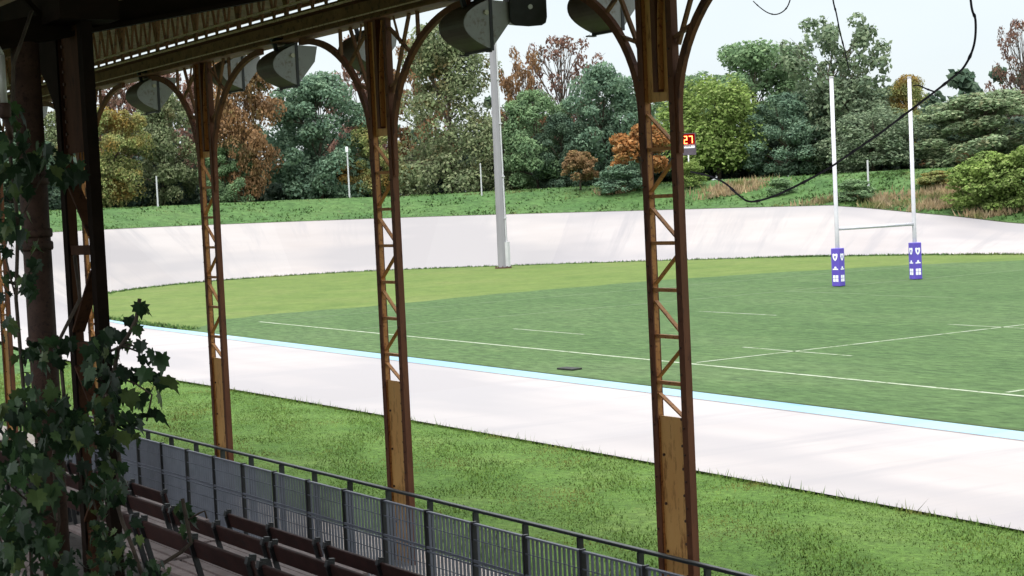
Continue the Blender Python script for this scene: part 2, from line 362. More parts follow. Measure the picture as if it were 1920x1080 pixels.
# pitch markings
W_, D5, D15, L22 = 31.1, 4.21, 13.78, 23.67
mk = MB()
def line(x0, y0, x1, y1, w=.11, mi=0):
    d = np.array([x1-x0, y1-y0]); d = d/np.linalg.norm(d); n = np.array([-d[1], d[0]])*w/2
    mk.add([(x0-n[0], y0-n[1], .009), (x1-n[0], y1-n[1], .009), (x1+n[0], y1+n[1], .009), (x0+n[0], y0+n[1], .009)], [(0, 1, 2, 3)], mi)
line(-9.6, -.1, 95, .12, .16)
line(0, .35, 0, 57, .14, 1); line(L22, .3, L22, 57, .13, 0); line(-9.6, .3, -10.5, 50, .13, 1)
for y in (D5, D15): line(6.7, y, 11.8, y, .11, 0); line(L22-2.5, y, L22+2.6, y, .11, 0)
for y in (2*W_-D5, 2*W_-D15): line(L22-2.5, y, L22+2.6, y, .15, 1)
line(6.7, 24, 11.8, 24.2, .14, 1); line(0, 24.5, 6, 24.5, .12, 1)
for x in (L22+12, L22+28): line(x, .3, x, 57, .15, 0)
o = mk.build('pitch_markings', [MT['line'], MT['line_faint']]); tag(o, kind='structure')

# embankment behind the banked bend
def smooth(t): t = np.clip(t, 0, 1); return t*t*(3-2*t)
PLAT = np.array([np.interp(x, [-45, -28, 0, 6], [6.35, 4.5, .1, .1]) if y < 8 else 6.35 for x, y in IN])
PLAT = np.where((IN[:, 1] > 50) & (IN[:, 0] > -10), 6.35 - np.clip((IN[:, 0]+10)/40, 0, 1)*3, PLAT)
rs = np.random.RandomState(5)
offs = [.14, .5, 1.2, 2.2, 3.4, 4.8, 6.2, 7.6, 9, 11, 13, 16, 20, 26, 34, 60, 140, 400]
def bank_z(i, o): return ZT[i] - .1 + (PLAT[i]-ZT[i]+.1)*(.55*min(1, o/9)*(1 if o < 9 else 1) + .45*smooth((o-2)/11))
rows = []
sub = [i for i in range(NT_) if not (TC[i, 1] < 0 and TC[i, 0] > 6)]
for o in offs:
    z = np.array([bank_z(i, o) for i in sub]) + (rs.uniform(-.13, .13, len(sub)) if 1 < o < 40 else 0)
    xy = OUTER[sub] + OUTN[sub]*o; rows.append(np.column_stack([xy, z]))
_ARC = ARC; ARC = ARC[sub]
strip('embankment', rows, MT['bank_grass'], offs)
ARC = _ARC
def terrain_z(x, y):
    d = np.linalg.norm(OUTER - np.array([x, y]), axis=1); i = int(d.argmin())
    o = float((np.array([x, y])-OUTER[i]) @ OUTN[i])
    return bank_z(i, max(o, .14)) if o > 0 else 0.0

# ------------------------------------------------------------------ terraces of the stand
FL = 1.15; STEP = .36
def row_floor(k): return FL + STEP*k
b = MB()
def sbox(mb, s0, s1, o0, o1, z0, z1, mi=0): mb.span((-s0, -o0, z0), (-s1, -o1, z1), mi)
S0, S1 = -24, 32
sbox(b, S0, S1, -.5, 1.5, -.3, FL)
for k in range(0, 9):
    o0 = 1.5 + (0 if k == 0 else 1.1*k - .25)
    sbox(b, S0, S1, o0+ .002*k, 1.5 + 1.1*(k+1) - .25 if k < 8 else 11.6, -.3, row_floor(k) - (0 if k else .002))
o = b.build('terrace', MT['concrete'], loc=tuple(P0), rotz=PHI); tag(o, kind='structure')
b = MB(); sbox(b, S0, S1, -.5, .62, FL+.003, FL+.012); o = b.build('terrace_edge_slab', MT['kerb_pale'], loc=tuple(P0), rotz=PHI); tag(o, kind='structure')

# ------------------------------------------------------------------ front columns
GB = 7.16                                      # underside of the eave girder
BAY = 4.761
CW, CM, CD = .47, .072, .072
def z_(a): return a - FL                        # column-local height
def front_column(label):
    t = thing('iron_column', label, 'column', stand(0, 0, FL), PHI, 'iron columns along the front of the stand')
    xl, xr = -CW/2+CM/2, CW/2-CM/2
    for x in (xl, xr):
        f = MB(); f.span((x-CM/2, -CD/2, 0), (x+CM/2, -CD/2+.012, z_(GB)))         # dark front face
        f.span((x-CM/2, CD/2-.012, 0), (x+CM/2, CD/2, z_(GB)))
        xi = x + (CM/2-.006)*(1 if x < 0 else -1); xo = x - (CM/2-.006)*(1 if x < 0 else -1)
        f.span((xi-.006, -CD/2+.0125, 0), (xi+.006, CD/2-.0125, z_(GB)), 1)
        f.span((xo-.006, -CD/2+.0125, 0), (xo+.006, CD/2-.0125, z_(GB)), 0)
        for k in range(26):
            f.box((x-.012, -CD/2-.004, .12+k*.23), (.016, .012, .016), 2)
        f.build('flange', [MT['rust_dark'], MT['ochre_worn'], MT['bolt']], t)
    xi = CW/2-CM
    # lower plate with bolts
    p = MB(); p.span((-xi+.001, -.004, 0), (xi-.001, .008, z_(3.19)))
    for k, zz in enumerate([.2, .5, .62, .9, 1.1, 1.32, 1.55, 1.75, 1.98]):
        for sx in ((-1, 1) if k % 2 else (1,)):
            p.tube([(sx*(xi-.035), -.004, zz + .05*sx), (sx*(xi-.035), -.016, zz + .05*sx)], .013, 7, 1)
    p.build('lower_plate', [MT['ochre'], MT['bolt']], t)
    # upper plate, rib and curved strip
    u = MB(); u.span((-xi+.001, .012, z_(5.9)), (xi-.001, .024, z_(GB)))
    u.build('upper_plate', MT['ochre'], t)
    r = MB(); r.span((-.012, -.055, z_(5.98)), (.05, .012, z_(GB)-.002)); r.build('rib', MT['rust_dark'], t)
    st = MB(); pts = []
    for k in range(13):
        a = k/12; pts.append((.055 + .12*a**3, -.02, z_(6.0) + (GB-6.02)*a))
    for a, c in zip(pts[:-1], pts[1:]): st.bar(a, c, .014, .05, (0, 1, 0))
    st.build('curved_strip', MT['ochre_worn'], t)
    # lattice
    l = MB(); N = 6; bayh = .403; z0 = z_(5.9); sg = 1
    for k in range(1, N+1):
        zz = z0 - k*bayh; l.span((-xi+.001, -.02, zz-.016), (xi-.001, .02, zz+.016))
    zz = z0
    for k in range(N+1):
        za, zb = zz - .10, (zz-bayh+.045 if k < N else z_(3.19)+.005)
        l.bar((-xi*sg+.004*sg, .0, za), (xi*sg-.004*sg, .0, zb), .014, .042, (0, 1, 0)) if k < N or True else None
        zz -= bayh; sg = -sg
    l.build('lattice', MT['ochre_worn'], t)
    # arched brackets either side, with their struts
    for sx in (-1, 1):
        a = MB(); A, B = 1.62, 1.36; pts = []
        for k in range(19):
            th = math.pi/2*k/18
            pts.append((sx*(CW/2 + A*(1-math.cos(th))), 0, z_(GB-.035) - B + B*math.sin(th) - .0))
        pts = [(sx*(CW/2-.01), 0, z_(5.45)), (sx*(CW/2+.004), 0, z_(5.62))] + pts
        for p_, q_ in zip(pts[:-1], pts[1:]): a.bar(p_, q_, .07, .05, (0, 1, 0), 0)
        def arc(th): return Vector((sx*(CW/2 + A*(1-math.cos(th))), 0, z_(GB-.035)-B+B*math.sin(th)))
        top = z_(GB)-.004
        a.bar((sx*(CW/2+.62), 0, top), arc(math.acos(1-.62/A)), .03, .035, (0, 1, 0), 1)
        a.bar((sx*(CW/2+.02), 0, top-.1), arc(math.acos(1-.47/A)), .03, .035, (0, 1, 0), 1)
        a.bar((sx*(CW/2+.42), .02, top), (sx*(CW/2+.02), .02, z_(6.36)), .03, .035, (0, 1, 0), 1)
        a.bar((sx*(CW/2+.0), 0, z_(6.42)), arc(math.acos(1-.27/A)), .03, .035, (0, 1, 0), 1)
        a.bar((sx*(CW/2+.12), 0, top), (sx*(CW/2+.24), 0, z_(6.86)), .018, .02, (0, 1, 0), 1)
        a.build('arched_bracket', [MT['rust_dark'], MT['girder']], t)
    return t
c1 = front_column('nearest iron column, right of centre, its base cut off by the frame')
col_labels = ['iron column with the tall grey mast to its right, a lamp hidden behind its left bracket',
              'iron column left of centre with the dense orange-brown chestnut just right of it',
              'iron column half hidden behind the dark vine-covered post', 'farthest iron column at the left edge, orange plate beside vine leaves']
for k, lab in enumerate(col_labels, 1): dup(c1, stand(BAY*k, 0, FL), None, lab)

# ------------------------------------------------------------------ eave girder along the column heads
g = thing('eave_girder', 'long brown iron lattice girder resting on the column heads', 'girder', stand(0, 0, GB), PHI)
XA, XB = -30, 11
def gz(a): return a - GB
b = MB()
b.span((XA, -.14, 0), (XB, .14, .018)); b.span((XA, -.006, .018), (XB, .006, .24)); b.span((XA, -.17, .24), (XB, .17, .256))
b.build('lower_chord', MT['girder'], g)
b = MB(); b.span((XA, -.176, .236), (XB, -.1705, .262)); b.span((XA, -.146, .06), (XB, -.1405, .075)); b.span((XA, -.10, .40), (XB, -.088, .424)); b.build('edge_angle', MT['girder_edge_lit'], g)
b = MB(); b.span((XA, -.085, .257), (XB, -.07, .31)); b.span((XA, -.085, .40), (XB, -.07, .43)); b.build('middle_chord', MT['girder'], g)
b = MB(); x = XA; k = 0
while x < XB:
    b.bar((x, -.03, .31), (x+.17, -.03, .90), .02, .03, (0, 1, 0)); b.bar((x+.17, -.03, .90), (x+.34, -.03, .31), .02, .03, (0, 1, 0))
    if k % 4 == 0: b.span((x-.03, -.05, .31), (x+.03, -.01, .90))
    x += .34; k += 1
b.build('lattice', MT['girder'], g)
b = MB(); b.span((XA, -.13, .90), (XB, .13, .92)); b.span((XA, -.006, .92), (XB, .006, 1.08)); b.build('upper_chord', MT['girder'], g)

# ------------------------------------------------------------------ roof, trusses, back wall
rz = lambda off: 8.42 - .2*min(off, 4.6)
rf = thing('stand_roof', 'brown boarded grandstand roof seen from below', 'roof', stand(0, 0, 8.2), PHI)
b = MB(); XR0, XR1 = -34, 24
b.prism([(XR0, 2.1, rz(0)-8.47), (XR0, 0, rz(0)-8.2), (XR0, -4.6, rz(4.6)-8.2), (XR0, -9.3, rz(9.3)-8.2), (XR0, -9.3, rz(9.3)-8.1), (XR0, -4.6, rz(4.6)-8.1), (XR0, 0, rz(0)-8.1), (XR0, 2.1, rz(0)-8.41)], (XR1-XR0, 0, 0))
b.build('deck', MT['roof_board'], rf)
b = MB(); b.span((XR0, 2.101, rz(0)-8.51), (XR1, 2.14, rz(0)-8.39)); b.build('eave_board', MT['girder'], rf)
for off in (.9, 2.0, 3.1, 4.2, 6.4, 8.6):
    b = MB(); zc = rz(off)-8.2; b.span((XR0, -off-.05, zc-.13), (XR1, -off+.05, zc-.003)); b.build('purlin', MT['girder'], rf)
bw_ = MB(); sbox(bw_, -24, 34, 11.5, 11.62, 3, 4.25); tag(bw_.build('rear_wall', MT['roof_board'], loc=tuple(P0), rotz=PHI), kind='structure')
tl = ['roof truss above the nearest column, sloping down to the vine-covered post', 'roof truss over the second column, just left of the nearest truss', 'roof truss over the third column from the right',
      'roof truss over the fourth column, deep in the dark at upper left']
tr0 = None
def truss():
    t = thing('roof_truss', tl[0], 'truss', stand(0, 0, 7.4), PHI)
    lc = lambda off: 7.385 - .2*off - 7.4
    b = MB(); b.bar((0, -.2, lc(.2)), (0, -9, lc(9)), .16, .03); b.bar((0, -.2, lc(.2)+.09), (0, -9, lc(9)+.09), .02, .15); b.build('lower_chord', MT['black_iron'], t)
    uc = lambda off: 8.42 - .2*off - 7.4 - .2
    b = MB(); b.bar((0, -.2, uc(.2)), (0, -9, uc(9)), .14, .08); b.build('upper_chord', MT['black_iron'], t)
    b = MB(); o_ = .3
    while o_ < 8.6:
        b.bar((0, -o_, lc(o_)+.16), (0, -o_-.5, uc(o_+.5)-.04), .03, .05, (1, 0, 0)); b.bar((0, -o_-.5, uc(o_+.5)-.04), (0, -o_-1, lc(o_+1)+.16), .03, .05, (1, 0, 0))
        o_ += 1.0
    b.build('web', MT['black_iron'], t)
    return t
tr0 = truss()


# ------------------------------------------------------------------ inner column with head, gusset and the rusty pipe
NS, NO = 0.0, 5.1; NB = 2.2
t = thing('inner_column', 'nearly black lattice column wrapped in vine at the left', 'column', stand(NS, NO, NB), PHI)
w, m_, d_ = .61, .09, .075; H = 6.42-NB
for sx in (-1, 1):
    x = sx*(w/2-m_/2); f = MB()
    f.span((x-m_/2, -d_/2, 0), (x+m_/2, -d_/2+.014, H)); f.span((x-m_/2+.001, -d_/2+.0145, 0), (x-m_/2+.013, d_/2, H)); f.span((x+m_/2-.013, -d_/2+.0145, 0), (x+m_/2-.001, d_/2, H), 1 if sx < 0 else 0)
    f.build('flange', [MT['black_iron'], MT['near_brown']], t)
xi = w/2-m_
p = MB(); p.span((-xi+.001, .0, 5.57-NB), (xi-.001, .012, H))
for k in range(9): p.box((-xi+.03, -.006, 5.62-NB+.085*k), (.02, .012, .02), 1); p.box((xi-.03, -.006, 5.62-NB+.085*k), (.02, .012, .02), 1)
p.build('upper_plate', [MT['near_brown'], MT['bolt']], t)
l = MB(); sg = 1; zz = 5.57-NB
for k in range(6):
    z1 = zz-.66
    l.span((-xi+.001, -.02, z1-.032), (xi-.001, .02, z1+.032))
    l.bar((-xi*sg, .0, zz-.14), (xi*sg, .0, z1+.1), .02, .085, (0, 1, 0)); sg = -sg; zz = z1
    if zz < .5: break
l.build('lattice', MT['near_brown'], t)
hd = MB(); hd.span((-w/2-.08, -.2, H), (w/2+.08, .2, H+.3)); hd.span((-1.4, -.05, H+.02), (-w/2-.081, .05, H+.3)); hd.build('head', MT['black_iron'], t)
gs = MB(); poly = [(-w/2, .02, H), (-w/2, .02, 5.35-NB)]
for k in range(13):
    th = math.pi/2*k/12; poly.append((-w/2-.05 - .95*(1-math.cos(th)), .02, 5.4-NB + (H-5.45+NB)*math.sin(th)))
poly.append((-w/2-1.0, .02, H)); gs.prism(poly, (0, .03, 0)); gs.build('arched_bracket', MT['black_iron'], t)

pp = thing('drain_pipe', 'thick rusty brown drainpipe with collars beside the vine-covered column', 'pipe', stand(0, 5.42, 2.2), PHI)
b = MB(); b.tube([(0, 0, 0), (0, 0, 4.1)], .092, 20); b.build('pipe', MT['pipe_rust'], pp, smooth=True)
for py in (340, 438, 462, 640, 800):
    zc = on_z = 5.087 + (425-py)/3000*10.7 - 2.2
    b = MB(); b.tube([(0, 0, zc-.03), (0, 0, zc-.018), (0, 0, zc+.018), (0, 0, zc+.03)], [.1, .106, .106, .1], 20); b.build('collar', MT['pipe_rust'], pp, smooth=True)
q = view_point(5, 150, 8.4)
pz = thing('zinc_pipe', 'pale zinc pipe end with a collar at the upper left edge', 'pipe', tuple(q), PHI)
b = MB(); b.tube([(0, 0, .13), (0, 0, -.14)], .018, 14); b.tube([(0, 0, .13), (-.02, -.02, .19), (-.07, -.06, .22), (-.3, -.2, .23)], .017, 12); b.build('pipe', MT['pale_pipe'], pz, smooth=True)
b = MB(); b.tube([(.0, 0, -.12), (.0, 0, -.13), (.002, 0, -.19), (.004, 0, -.2)], [.022, .032, .032, .022], 14); b.tube([(.004, 0, -.2), (-.01, .02, -.26), (-.05, .04, -.3)], .016, 10); b.build('collar', MT['pipe_rust'], pz, smooth=True)

# ------------------------------------------------------------------ floodlights under the eave
def floodlight(label):
    # profile in local (y, z): convex back towards the stand (-y), mouth towards the field (+y); extruded along x
    t = thing('floodlight', label, 'floodlight', (0, 0, 0), PHI, 'floodlights hung under the eave')
    prof = []
    for k in range(15):
        a = -1 + 2*k/14; prof.append((-.30*(1-abs(a)**2.2), .24*a))
    L = .46
    s = MB(); n = len(prof); vs = [(x, y, z) for x in (-L/2, L/2) for y, z in prof]
    s.add(vs, [(i, i+1, n+i+1, n+i) for i in range(n-1)])
    s.add([(-L/2, y, z) for y, z in prof], [tuple(range(n))])
    s.build('shell', MT['lamp_shell'], t)
    c = MB(); c.prism([(L/2+.001, y, z) for y, z in prof], (.012, 0, 0))
    c.build('cheek', MT['lamp_side'], t)
    k = MB(); k.tube([(L/2+.013, -.045, .11), (L/2+.04, -.045, .11)], .026, 12); k.build('knob', MT['lamp_knob'], t)
    r = MB(); r.span((-L/2-.01, 0, -.262), (L/2+.02, .035, -.236)); r.span((-L/2-.01, 0, .236), (L/2+.02, .035, .262))
    r.span((-L/2-.01, 0, -.236), (-L/2+.02, .035, .236)); r.span((L/2-.004, 0, -.236), (L/2+.02, .035, .236)); r.span((-L/2-.02, -.07, -.275), (-L/2+.03, .03, -.262)); r.span((L/2-.05, -.02, -.275), (L/2-.01, .03, -.262))
    r.build('rim', MT['lamp_black'], t)
    v = MB(); v.prism([(L/2+.004, .0355, -.22), (L/2+.004, .0355, .235), (L/2+.004, .30, .225), (L/2+.004, .26, .04)], (.006, 0, 0)); v.prism([(-L/2-.006, .0355, -.22), (-L/2-.006, .0355, .235), (-L/2-.006, .30, .225), (-L/2-.006, .26, .04)], (.006, 0, 0))
    v.prism([(-L/2, .0355, .228), (L/2, .0355, .228), (L/2, .30, .218), (-L/2, .30, .218)], (0, 0, .006)); v.build('visor', MT['lamp_side'], t)
    y = MB(); y.bar((0, -.13, .19), (0, -.17, .33), .05, .03, (1, 0, 0)); y.bar((0, .02, .26), (0, .02, .34), .05, .04, (1, 0, 0)); y.span((-.05, -.19, .32), (.05, .06, .345)); y.build('yoke', MT['lamp_black'], t)
    return t
fl0 = floodlight('grey floodlight with wedge visor left of the tall mast')
def place(o, px, py, off, label, first=False):
    s_, zz = stand_sz(px, py, off)
    if first: o.location = stand(s_, off, zz); o['label'] = label; return o
    return dup(o, stand(s_, off, zz), None, label)
place(fl0, 893, 50, -.05, 'grey floodlight with wedge visor directly left of the tall mast', True)
place(fl0, 538, 125, -.05, 'grey floodlight with wedge visor between the two middle columns, above the blue-green tree')
place(fl0, 283, 178, -.05, 'grey floodlight with wedge visor framed by the arch left of the middle-left column')
place(fl0, 1135, 12, -1.0, 'large brown floodlight cut by the top edge, left of the nearest column head')
place(fl0, 690, 95, -1.0, 'brown floodlight half hidden behind the left bracket of the second column')
place(fl0, 440, 138, -1.0, 'floodlight seen through the right bracket of the middle-left column')
place(fl0, 55, 222, -1.0, 'small pale floodlight at the far left, beyond the pale pipe')
s_, zz = stand_sz(982, 20, -.5)
t = thing('horn_lamp', 'black round-bottomed box lamp with a white disc, right of the mast top', 'lamp', stand(s_, -.5, zz), PHI + R(74))
b = MB(); prof = [(-.2, .17), (-.2, -.08), (-.185, -.14), (-.14, -.165), (0, -.175), (.14, -.165), (.185, -.14), (.2, -.08), (.2, .17)]
n = len(prof); v1 = [(x*1.0, -.14, z) for x, z in prof]; v2 = [(x*.82, .16, z*.86+.02) for x, z in prof]
b.add(v1+v2, [tuple(reversed(range(n))), tuple(range(n, 2*n))] + [(i, (i+1) % n, n+(i+1) % n, n+i) for i in range(n)]); b.build('housing', MT['lamp_black'], t, bevel=.01)
b = MB(); b.tube([(.02, -.145, .02), (.02, -.155, .02)], .024, 14); b.build('disc', MT['pad_white'], t)
b = MB(); b.bar((-.15, 0, .17), (-.15, 0, .42), .03, .02, (1, 0, 0)); b.bar((.15, 0, .17), (.15, 0, .42), .03, .02, (1, 0, 0)); b.span((-.16, -.02, .405), (.16, .02, .425)); b.build('hanger', MT['lamp_side'], t)

# ------------------------------------------------------------------ grating fence and handrail
fx0, fx1 = -15.0, 4.0                            # local x range
t = thing('grating_fence', 'grey grating fence of upright bars in front of the benches', 'fence', stand(0, .75, FL), PHI)
PW = .86*2; x = fx0; k = 0
while x < fx1:
    b = MB(); x0, x1 = x+.012, x+PW-.012
    n = 25
    for i in range(n):
        xx = x0 + (x1-x0)*(i+.5)/n; b.span((xx-.0025, -.013, .06), (xx+.0025, .014, .93))
    for zz, hh in ((.06, .008), (.93, .008)): b.span((x0, -.015, zz-hh), (x1, .017, zz+hh))
    for zz in (.22, .40, .58, .78): b.span((x0, -.019, zz-.004), (x1, -.0145, zz+.004))
    b.span((x0, -.03, .565), (x1, -.0195, .59)); b.span((x0, -.03, .53), (x1, -.0195, .545))
    b.build('grating_panel', MT['steel'], t); x += PW
x = fx0
while x <= fx1:
    b = MB(); b.span((x-.011, -.03, 0), (x+.011, .03, .95)); b.build('post', MT['cast_iron'], t); x += .86
t = thing('handrail', 'dark green handrail on flat posts behind the grating fence', 'handrail', stand(0, .42, FL), PHI)
b = MB(); b.span((fx0, -.025, .93), (fx1, .025, .96)); b.build('rail', MT['rail'], t, bevel=.006)
x = -.86*17
while x <= fx1:
    b = MB(); b.span((x-.012, -.03, 0), (x+.012, .03, .9295)); b.build('post', MT['rail'], t); x += .86

# ------------------------------------------------------------------ benches
def bench(label):
    t = thing('bench', label, 'bench', (0, 0, 0), PHI, 'wooden benches on the terrace rows'); L = 2.1
    b = MB(); rot = Matrix.Rotation(R(-14), 3, 'X'); rot = Matrix.Rotation(R(14), 3, 'X')
    b.box((0, -.265, .755), (L, .028, .15), 0, rot); b.build('backrest', MT['wood_dark'], t, bevel=.006)
    b = MB()
    for k, y in enumerate((-.15, -.03, .09, .19)): b.span((-L/2, y-.05, .425), (L/2, y+.045, .452))
    b.build('seat', MT['wood_seat'], t, bevel=.004)
    for x in (-L/2+.04, 0, L/2-.04):
        b = MB()
        b.bar((x, -.20, .40), (x, -.30, .80), .04, .03, (1, 0, 0)); b.bar((x, -.30, .80), (x, -.285, .85), .05, .045, (1, 0, 0)); b.bar((x, -.29, .845), (x, -.245, .84), .05, .03, (1, 0, 0))
        b.bar((x, -.21, .405), (x, .22, .405), .04, .03); b.bar((x, .19, .40), (x, .24, 0), .04, .035, (1, 0, 0)); b.bar((x, -.18, .40), (x, -.23, 0), .04, .035, (1, 0, 0))
        b.build('leg', MT['cast_iron'], t)
    return t
rows_b = [(0, 2.0, [(3.95, 'front-row bench beside the walkway gap, in front of the second column'), (1.72, 'front-row bench ending at the bottom edge of the picture, right of the gap bench'),
                     (7.72, 'front-row bench across the walkway gap, its end by the grating fence'), (9.95, 'front-row bench just left of the walkway gap bench, behind vine leaves'), (12.2, 'front-row bench at the far left, slats seen behind the pipe')]),
          (1, 3.1, [(4.9, 'second-row bench behind the vine tip near the walkway gap'), (2.72, 'second-row bench right of the vine tip'), (.54, 'second-row bench running out of the bottom edge'), (7.1, 'second-row bench left of the vine tip, partly under leaves'), (9.3, 'second-row bench at the left edge beyond the vine-covered column')]),
          (2, 4.2, [(2.8, 'third-row bench with its seat below the vine tip'), (.6, 'third-row bench leaving the frame at the bottom'), (-1.6, 'third-row bench of which only the end shows at the bottom edge')]),
          (3, 5.75, [(1.27, 'bench end at the lower left corner behind the vine leaves')])]
b0 = None
for k, off, lst in rows_b:
    for s_, lab in lst:
        loc = stand(s_, off-.29, row_floor(k))
        if b0 is None: b0 = bench(lab); b0.location = loc
        else: dup(b0, loc, None, lab)

# ------------------------------------------------------------------ goal and pads
gt = thing('rugby_goal', 'white rugby goal with tall uprights and a crossbar', 'goal', (0, W_, 0))
for y in (-2.8, 2.8):
    b = MB(); b.tube([(0, y, 0), (0, y, 3), (0, y, 10.85)], [.115, .11, .1], 14); b.tube([(0, y, 10.85), (0, y, 10.9)], [.125, .11], 14); b.build('upright', MT['white_post'], gt, smooth=True)
b = MB(); b.tube([(0, -2.8+.12, 3), (0, 2.8-.12, 3)], .085, 12); b.build('crossbar', MT['white_post'], gt, smooth=True)
def pad(y, rot, label):
    t = thing('post_pad', label, 'post pad', (0, W_+y, 0), rot, 'purple pads on the goal uprights')
    h, s = 2.0, .25
    b = MB(); b.span((-s, -s, .02), (s, s, h)); b.build('cushion', MT['purple'], t, bevel=.03)
    for ax in (0, 1):
        def P(u, z): return (s+.003, u, z) if ax == 0 else (u*1.0, -s-.003, z)
        vec = (.006, 0, 0) if ax == 0 else (0, -.006, 0)
        e = MB()
        e.prism([P(u*.78, z) for u, z in ((-.19, 1.7), (-.12, 1.73), (0, 1.7), (.12, 1.73), (.19, 1.7), (.19, 1.56), (.12, 1.42), (0, 1.34), (-.12, 1.42), (-.19, 1.56))], vec)
        e.build('shield_emblem', MT['pad_white'], t)
        e = MB(); e.prism([P(u*.8, z) for u, z in ((-.2, .88), (.2, .88), (.2, .94), (-.2, .94))], vec); e.prism([P(u*.8, z) for u, z in ((-.1, .955), (.1, .955), (.05, 1.05), (-.05, 1.05))], vec); e.build('club_mark', MT['pad_white'], t)
        e = MB()
        for u in (-.085, .085):
            for z in (.34, .52): e.prism([P(u-.072, z-.08), P(u+.072, z-.08), P(u+.072, z+.08), P(u-.072, z+.08)], vec)
        e.build('square_emblem', MT['pad_white'], t)
        e = MB(); v2 = tuple(c*1.6 for c in vec)
        e.prism([P(u*.5, z) for u, z in ((-.1, 1.62), (.1, 1.62), (.08, 1.5), (0, 1.44), (-.08, 1.5))], v2)
        e.build('shield_centre', MT['purple'], t)
pad(-2.8, R(14), 'purple printed pad around the left goal upright'); pad(2.8, R(-12), 'purple printed pad around the right goal upright')
b = MB(); q = on_level(1060, 694, 0)
b.span((-.36, -.2, 0), (.36, .2, .05)); tag(b.build('rubber_mat', MT['mat_black'], loc=(q[0], q[1]+.15, .01), rotz=R(8), bevel=.012), 'small black rubber mat at the edge of the pitch beside the blue band', 'mat')

# ------------------------------------------------------------------ tall mast
q = on_level(944, 503, 0)
t = thing('floodlight_mast', 'tall tapered grey steel mast standing on the infield grass', 'mast', (q[0], q[1], 0))
b = MB(); b.tube([(0, 0, .1), (0, 0, 12), (0, 0, 26)], [.44, .35, .26], 10); b.build('shaft', MT['mast'], t)
b = MB(); b.tube([(0, 0, 0), (0, 0, .1)], .7, 10)
for k in range(10): a = 2*math.pi*k/10; b.tube([(.6*math.cos(a), .6*math.sin(a), .1), (.6*math.cos(a), .6*math.sin(a), .18)], .05, 6)
b.build('base_plate', MT['bolt'], t)
vr = Vector((RIGHT[0], RIGHT[1], 0)).normalized(); vf = Vector((-FWD[0], -FWD[1], 0)).normalized()
a_ = (vr*.3 + vf*.28)
b = MB(); b.tube([tuple(a_*1.12), tuple(a_*.92 + Vector((0, 0, 12))), tuple(a_*.7 + Vector((0, 0, 26)))], .055, 8)
for zz in (4, 7.3, 11.5, 15): b.box(tuple(a_*(1.12-.016*zz) + Vector((0, 0, zz))), (.22, .22, .1))
b.build('conduit', MT['mast_light'], t)
b = MB(); b.span((-.14, -.14, .15), (.14, .14, 2.1)); b.build('cable_box', MT['mast_light'], t, loc=tuple(a_*1.3), rotz=R(20))

# ------------------------------------------------------------------ score clock and thin posts on the embankment
def on_bank(px, depth):
    d = view_point(px, 400, depth); z = terrain_z(d[0], d[1]); return np.array([d[0], d[1], z])
def edge_depth(px):                            # how far away the top of the bank is along a pixel column
    best = 0
    d = view_ray(px, 400)[:2]; nrm = np.array([-d[1], d[0]]); g = (OUTER - CAM[:2]) @ nrm; f = (OUTER - CAM[:2]) @ d/(d @ d)
    for i in range(NT_-1):
        if g[i]*g[i+1] <= 0 and f[i] > 60: best = max(best, f[i] + (f[i+1]-f[i])*g[i]/(g[i]-g[i+1]+1e-12))
    return best
_px = np.arange(-100, 2030, 60); _ed = np.array([edge_depth(p) for p in _px])
def push(px): return max(0.0, float(np.interp(px, _px, _ed)) - 121)
def ground_hit(px, py):
    for dp in np.arange(100, 190, .25):
        q = view_point(px, py, dp)
        if np.linalg.norm(OUTER - q[:2], axis=1).min() < 60 and q[2] <= terrain_z(q[0], q[1]) and ((OUTER[np.linalg.norm(OUTER - q[:2], axis=1).argmin()] - q[:2])*OUTN[np.linalg.norm(OUTER - q[:2], axis=1).argmin()]).sum() < -.3: return dp
    return edge_depth(px) + 14.
def z_at(px, py, depth): return view_point(px, py, depth)[2]
D = ground_hit(1295, 350); q = on_bank(1295, D); rotv = math.atan2(RIGHT[1], RIGHT[0])
t = thing('score_clock', 'lit red score clock on a pale pole, partly behind the nearest column', 'scoreboard', tuple(q), rotv)
zt, zb = z_at(1288, 250, D)-q[2], z_at(1288, 291, D)-q[2]; u = D/FOC
b = MB(); b.span((-.04, 0, 0), (.06, .1, zb)); b.build('pole', MT['pad_white'], t)
cx = (1294-1295)*u; hw = 16*u
b = MB(); b.span((cx-hw, 0, zb), (cx+hw, .25, zt)); b.build('case', MT['board_dark'], t)
zd = z_at(1288, 262.5, D)-q[2]; 
b = MB(); b.span((cx-hw*.9, -.012, zd-11*u), (cx+hw*.9, -.002, zd+11*u)); b.build('display', MT['digit_glow'], t)
b = MB()
def seg7(ox, on, w=5.2*u, h=13*u, th=1.7*u):
    S = {'a': ((0, h/2), 1), 'd': ((0, -h/2), 1), 'g': ((0, 0), 1), 'f': ((-w/2, h/4), 0), 'b': ((w/2, h/4), 0), 'e': ((-w/2, -h/4), 0), 'c': ((w/2, -h/4), 0)}
    for k in on:
        (x, z), hor = S[k]; ww, hh = (w+th, th) if hor else (th, h/2)
        b.span((ox+x-ww/2, -.03 - (.002 if hor else 0), zd+z-hh/2), (ox+x+ww/2, -.014, zd+z+hh/2))
seg7(cx-3.2*u, 'abged'); seg7(cx+6.8*u, 'abc'); b.build('digits', MT['digit'], t)
b = MB(); zs = z_at(1288, 274.5, D)-q[2]; b.span((cx-hw*.6, -.012, zs-3.6*u), (cx+hw*.85, -.002, zs+3.6*u)); b.build('name_strip', MT['pad_white'], t)
b = MB()
for k in range(5): b.span((cx-hw*.35+k*2.6*u, -.016, zs-1.2*u), (cx-hw*.35+k*2.6*u+1.5*u, -.0125, zs+1.2*u))
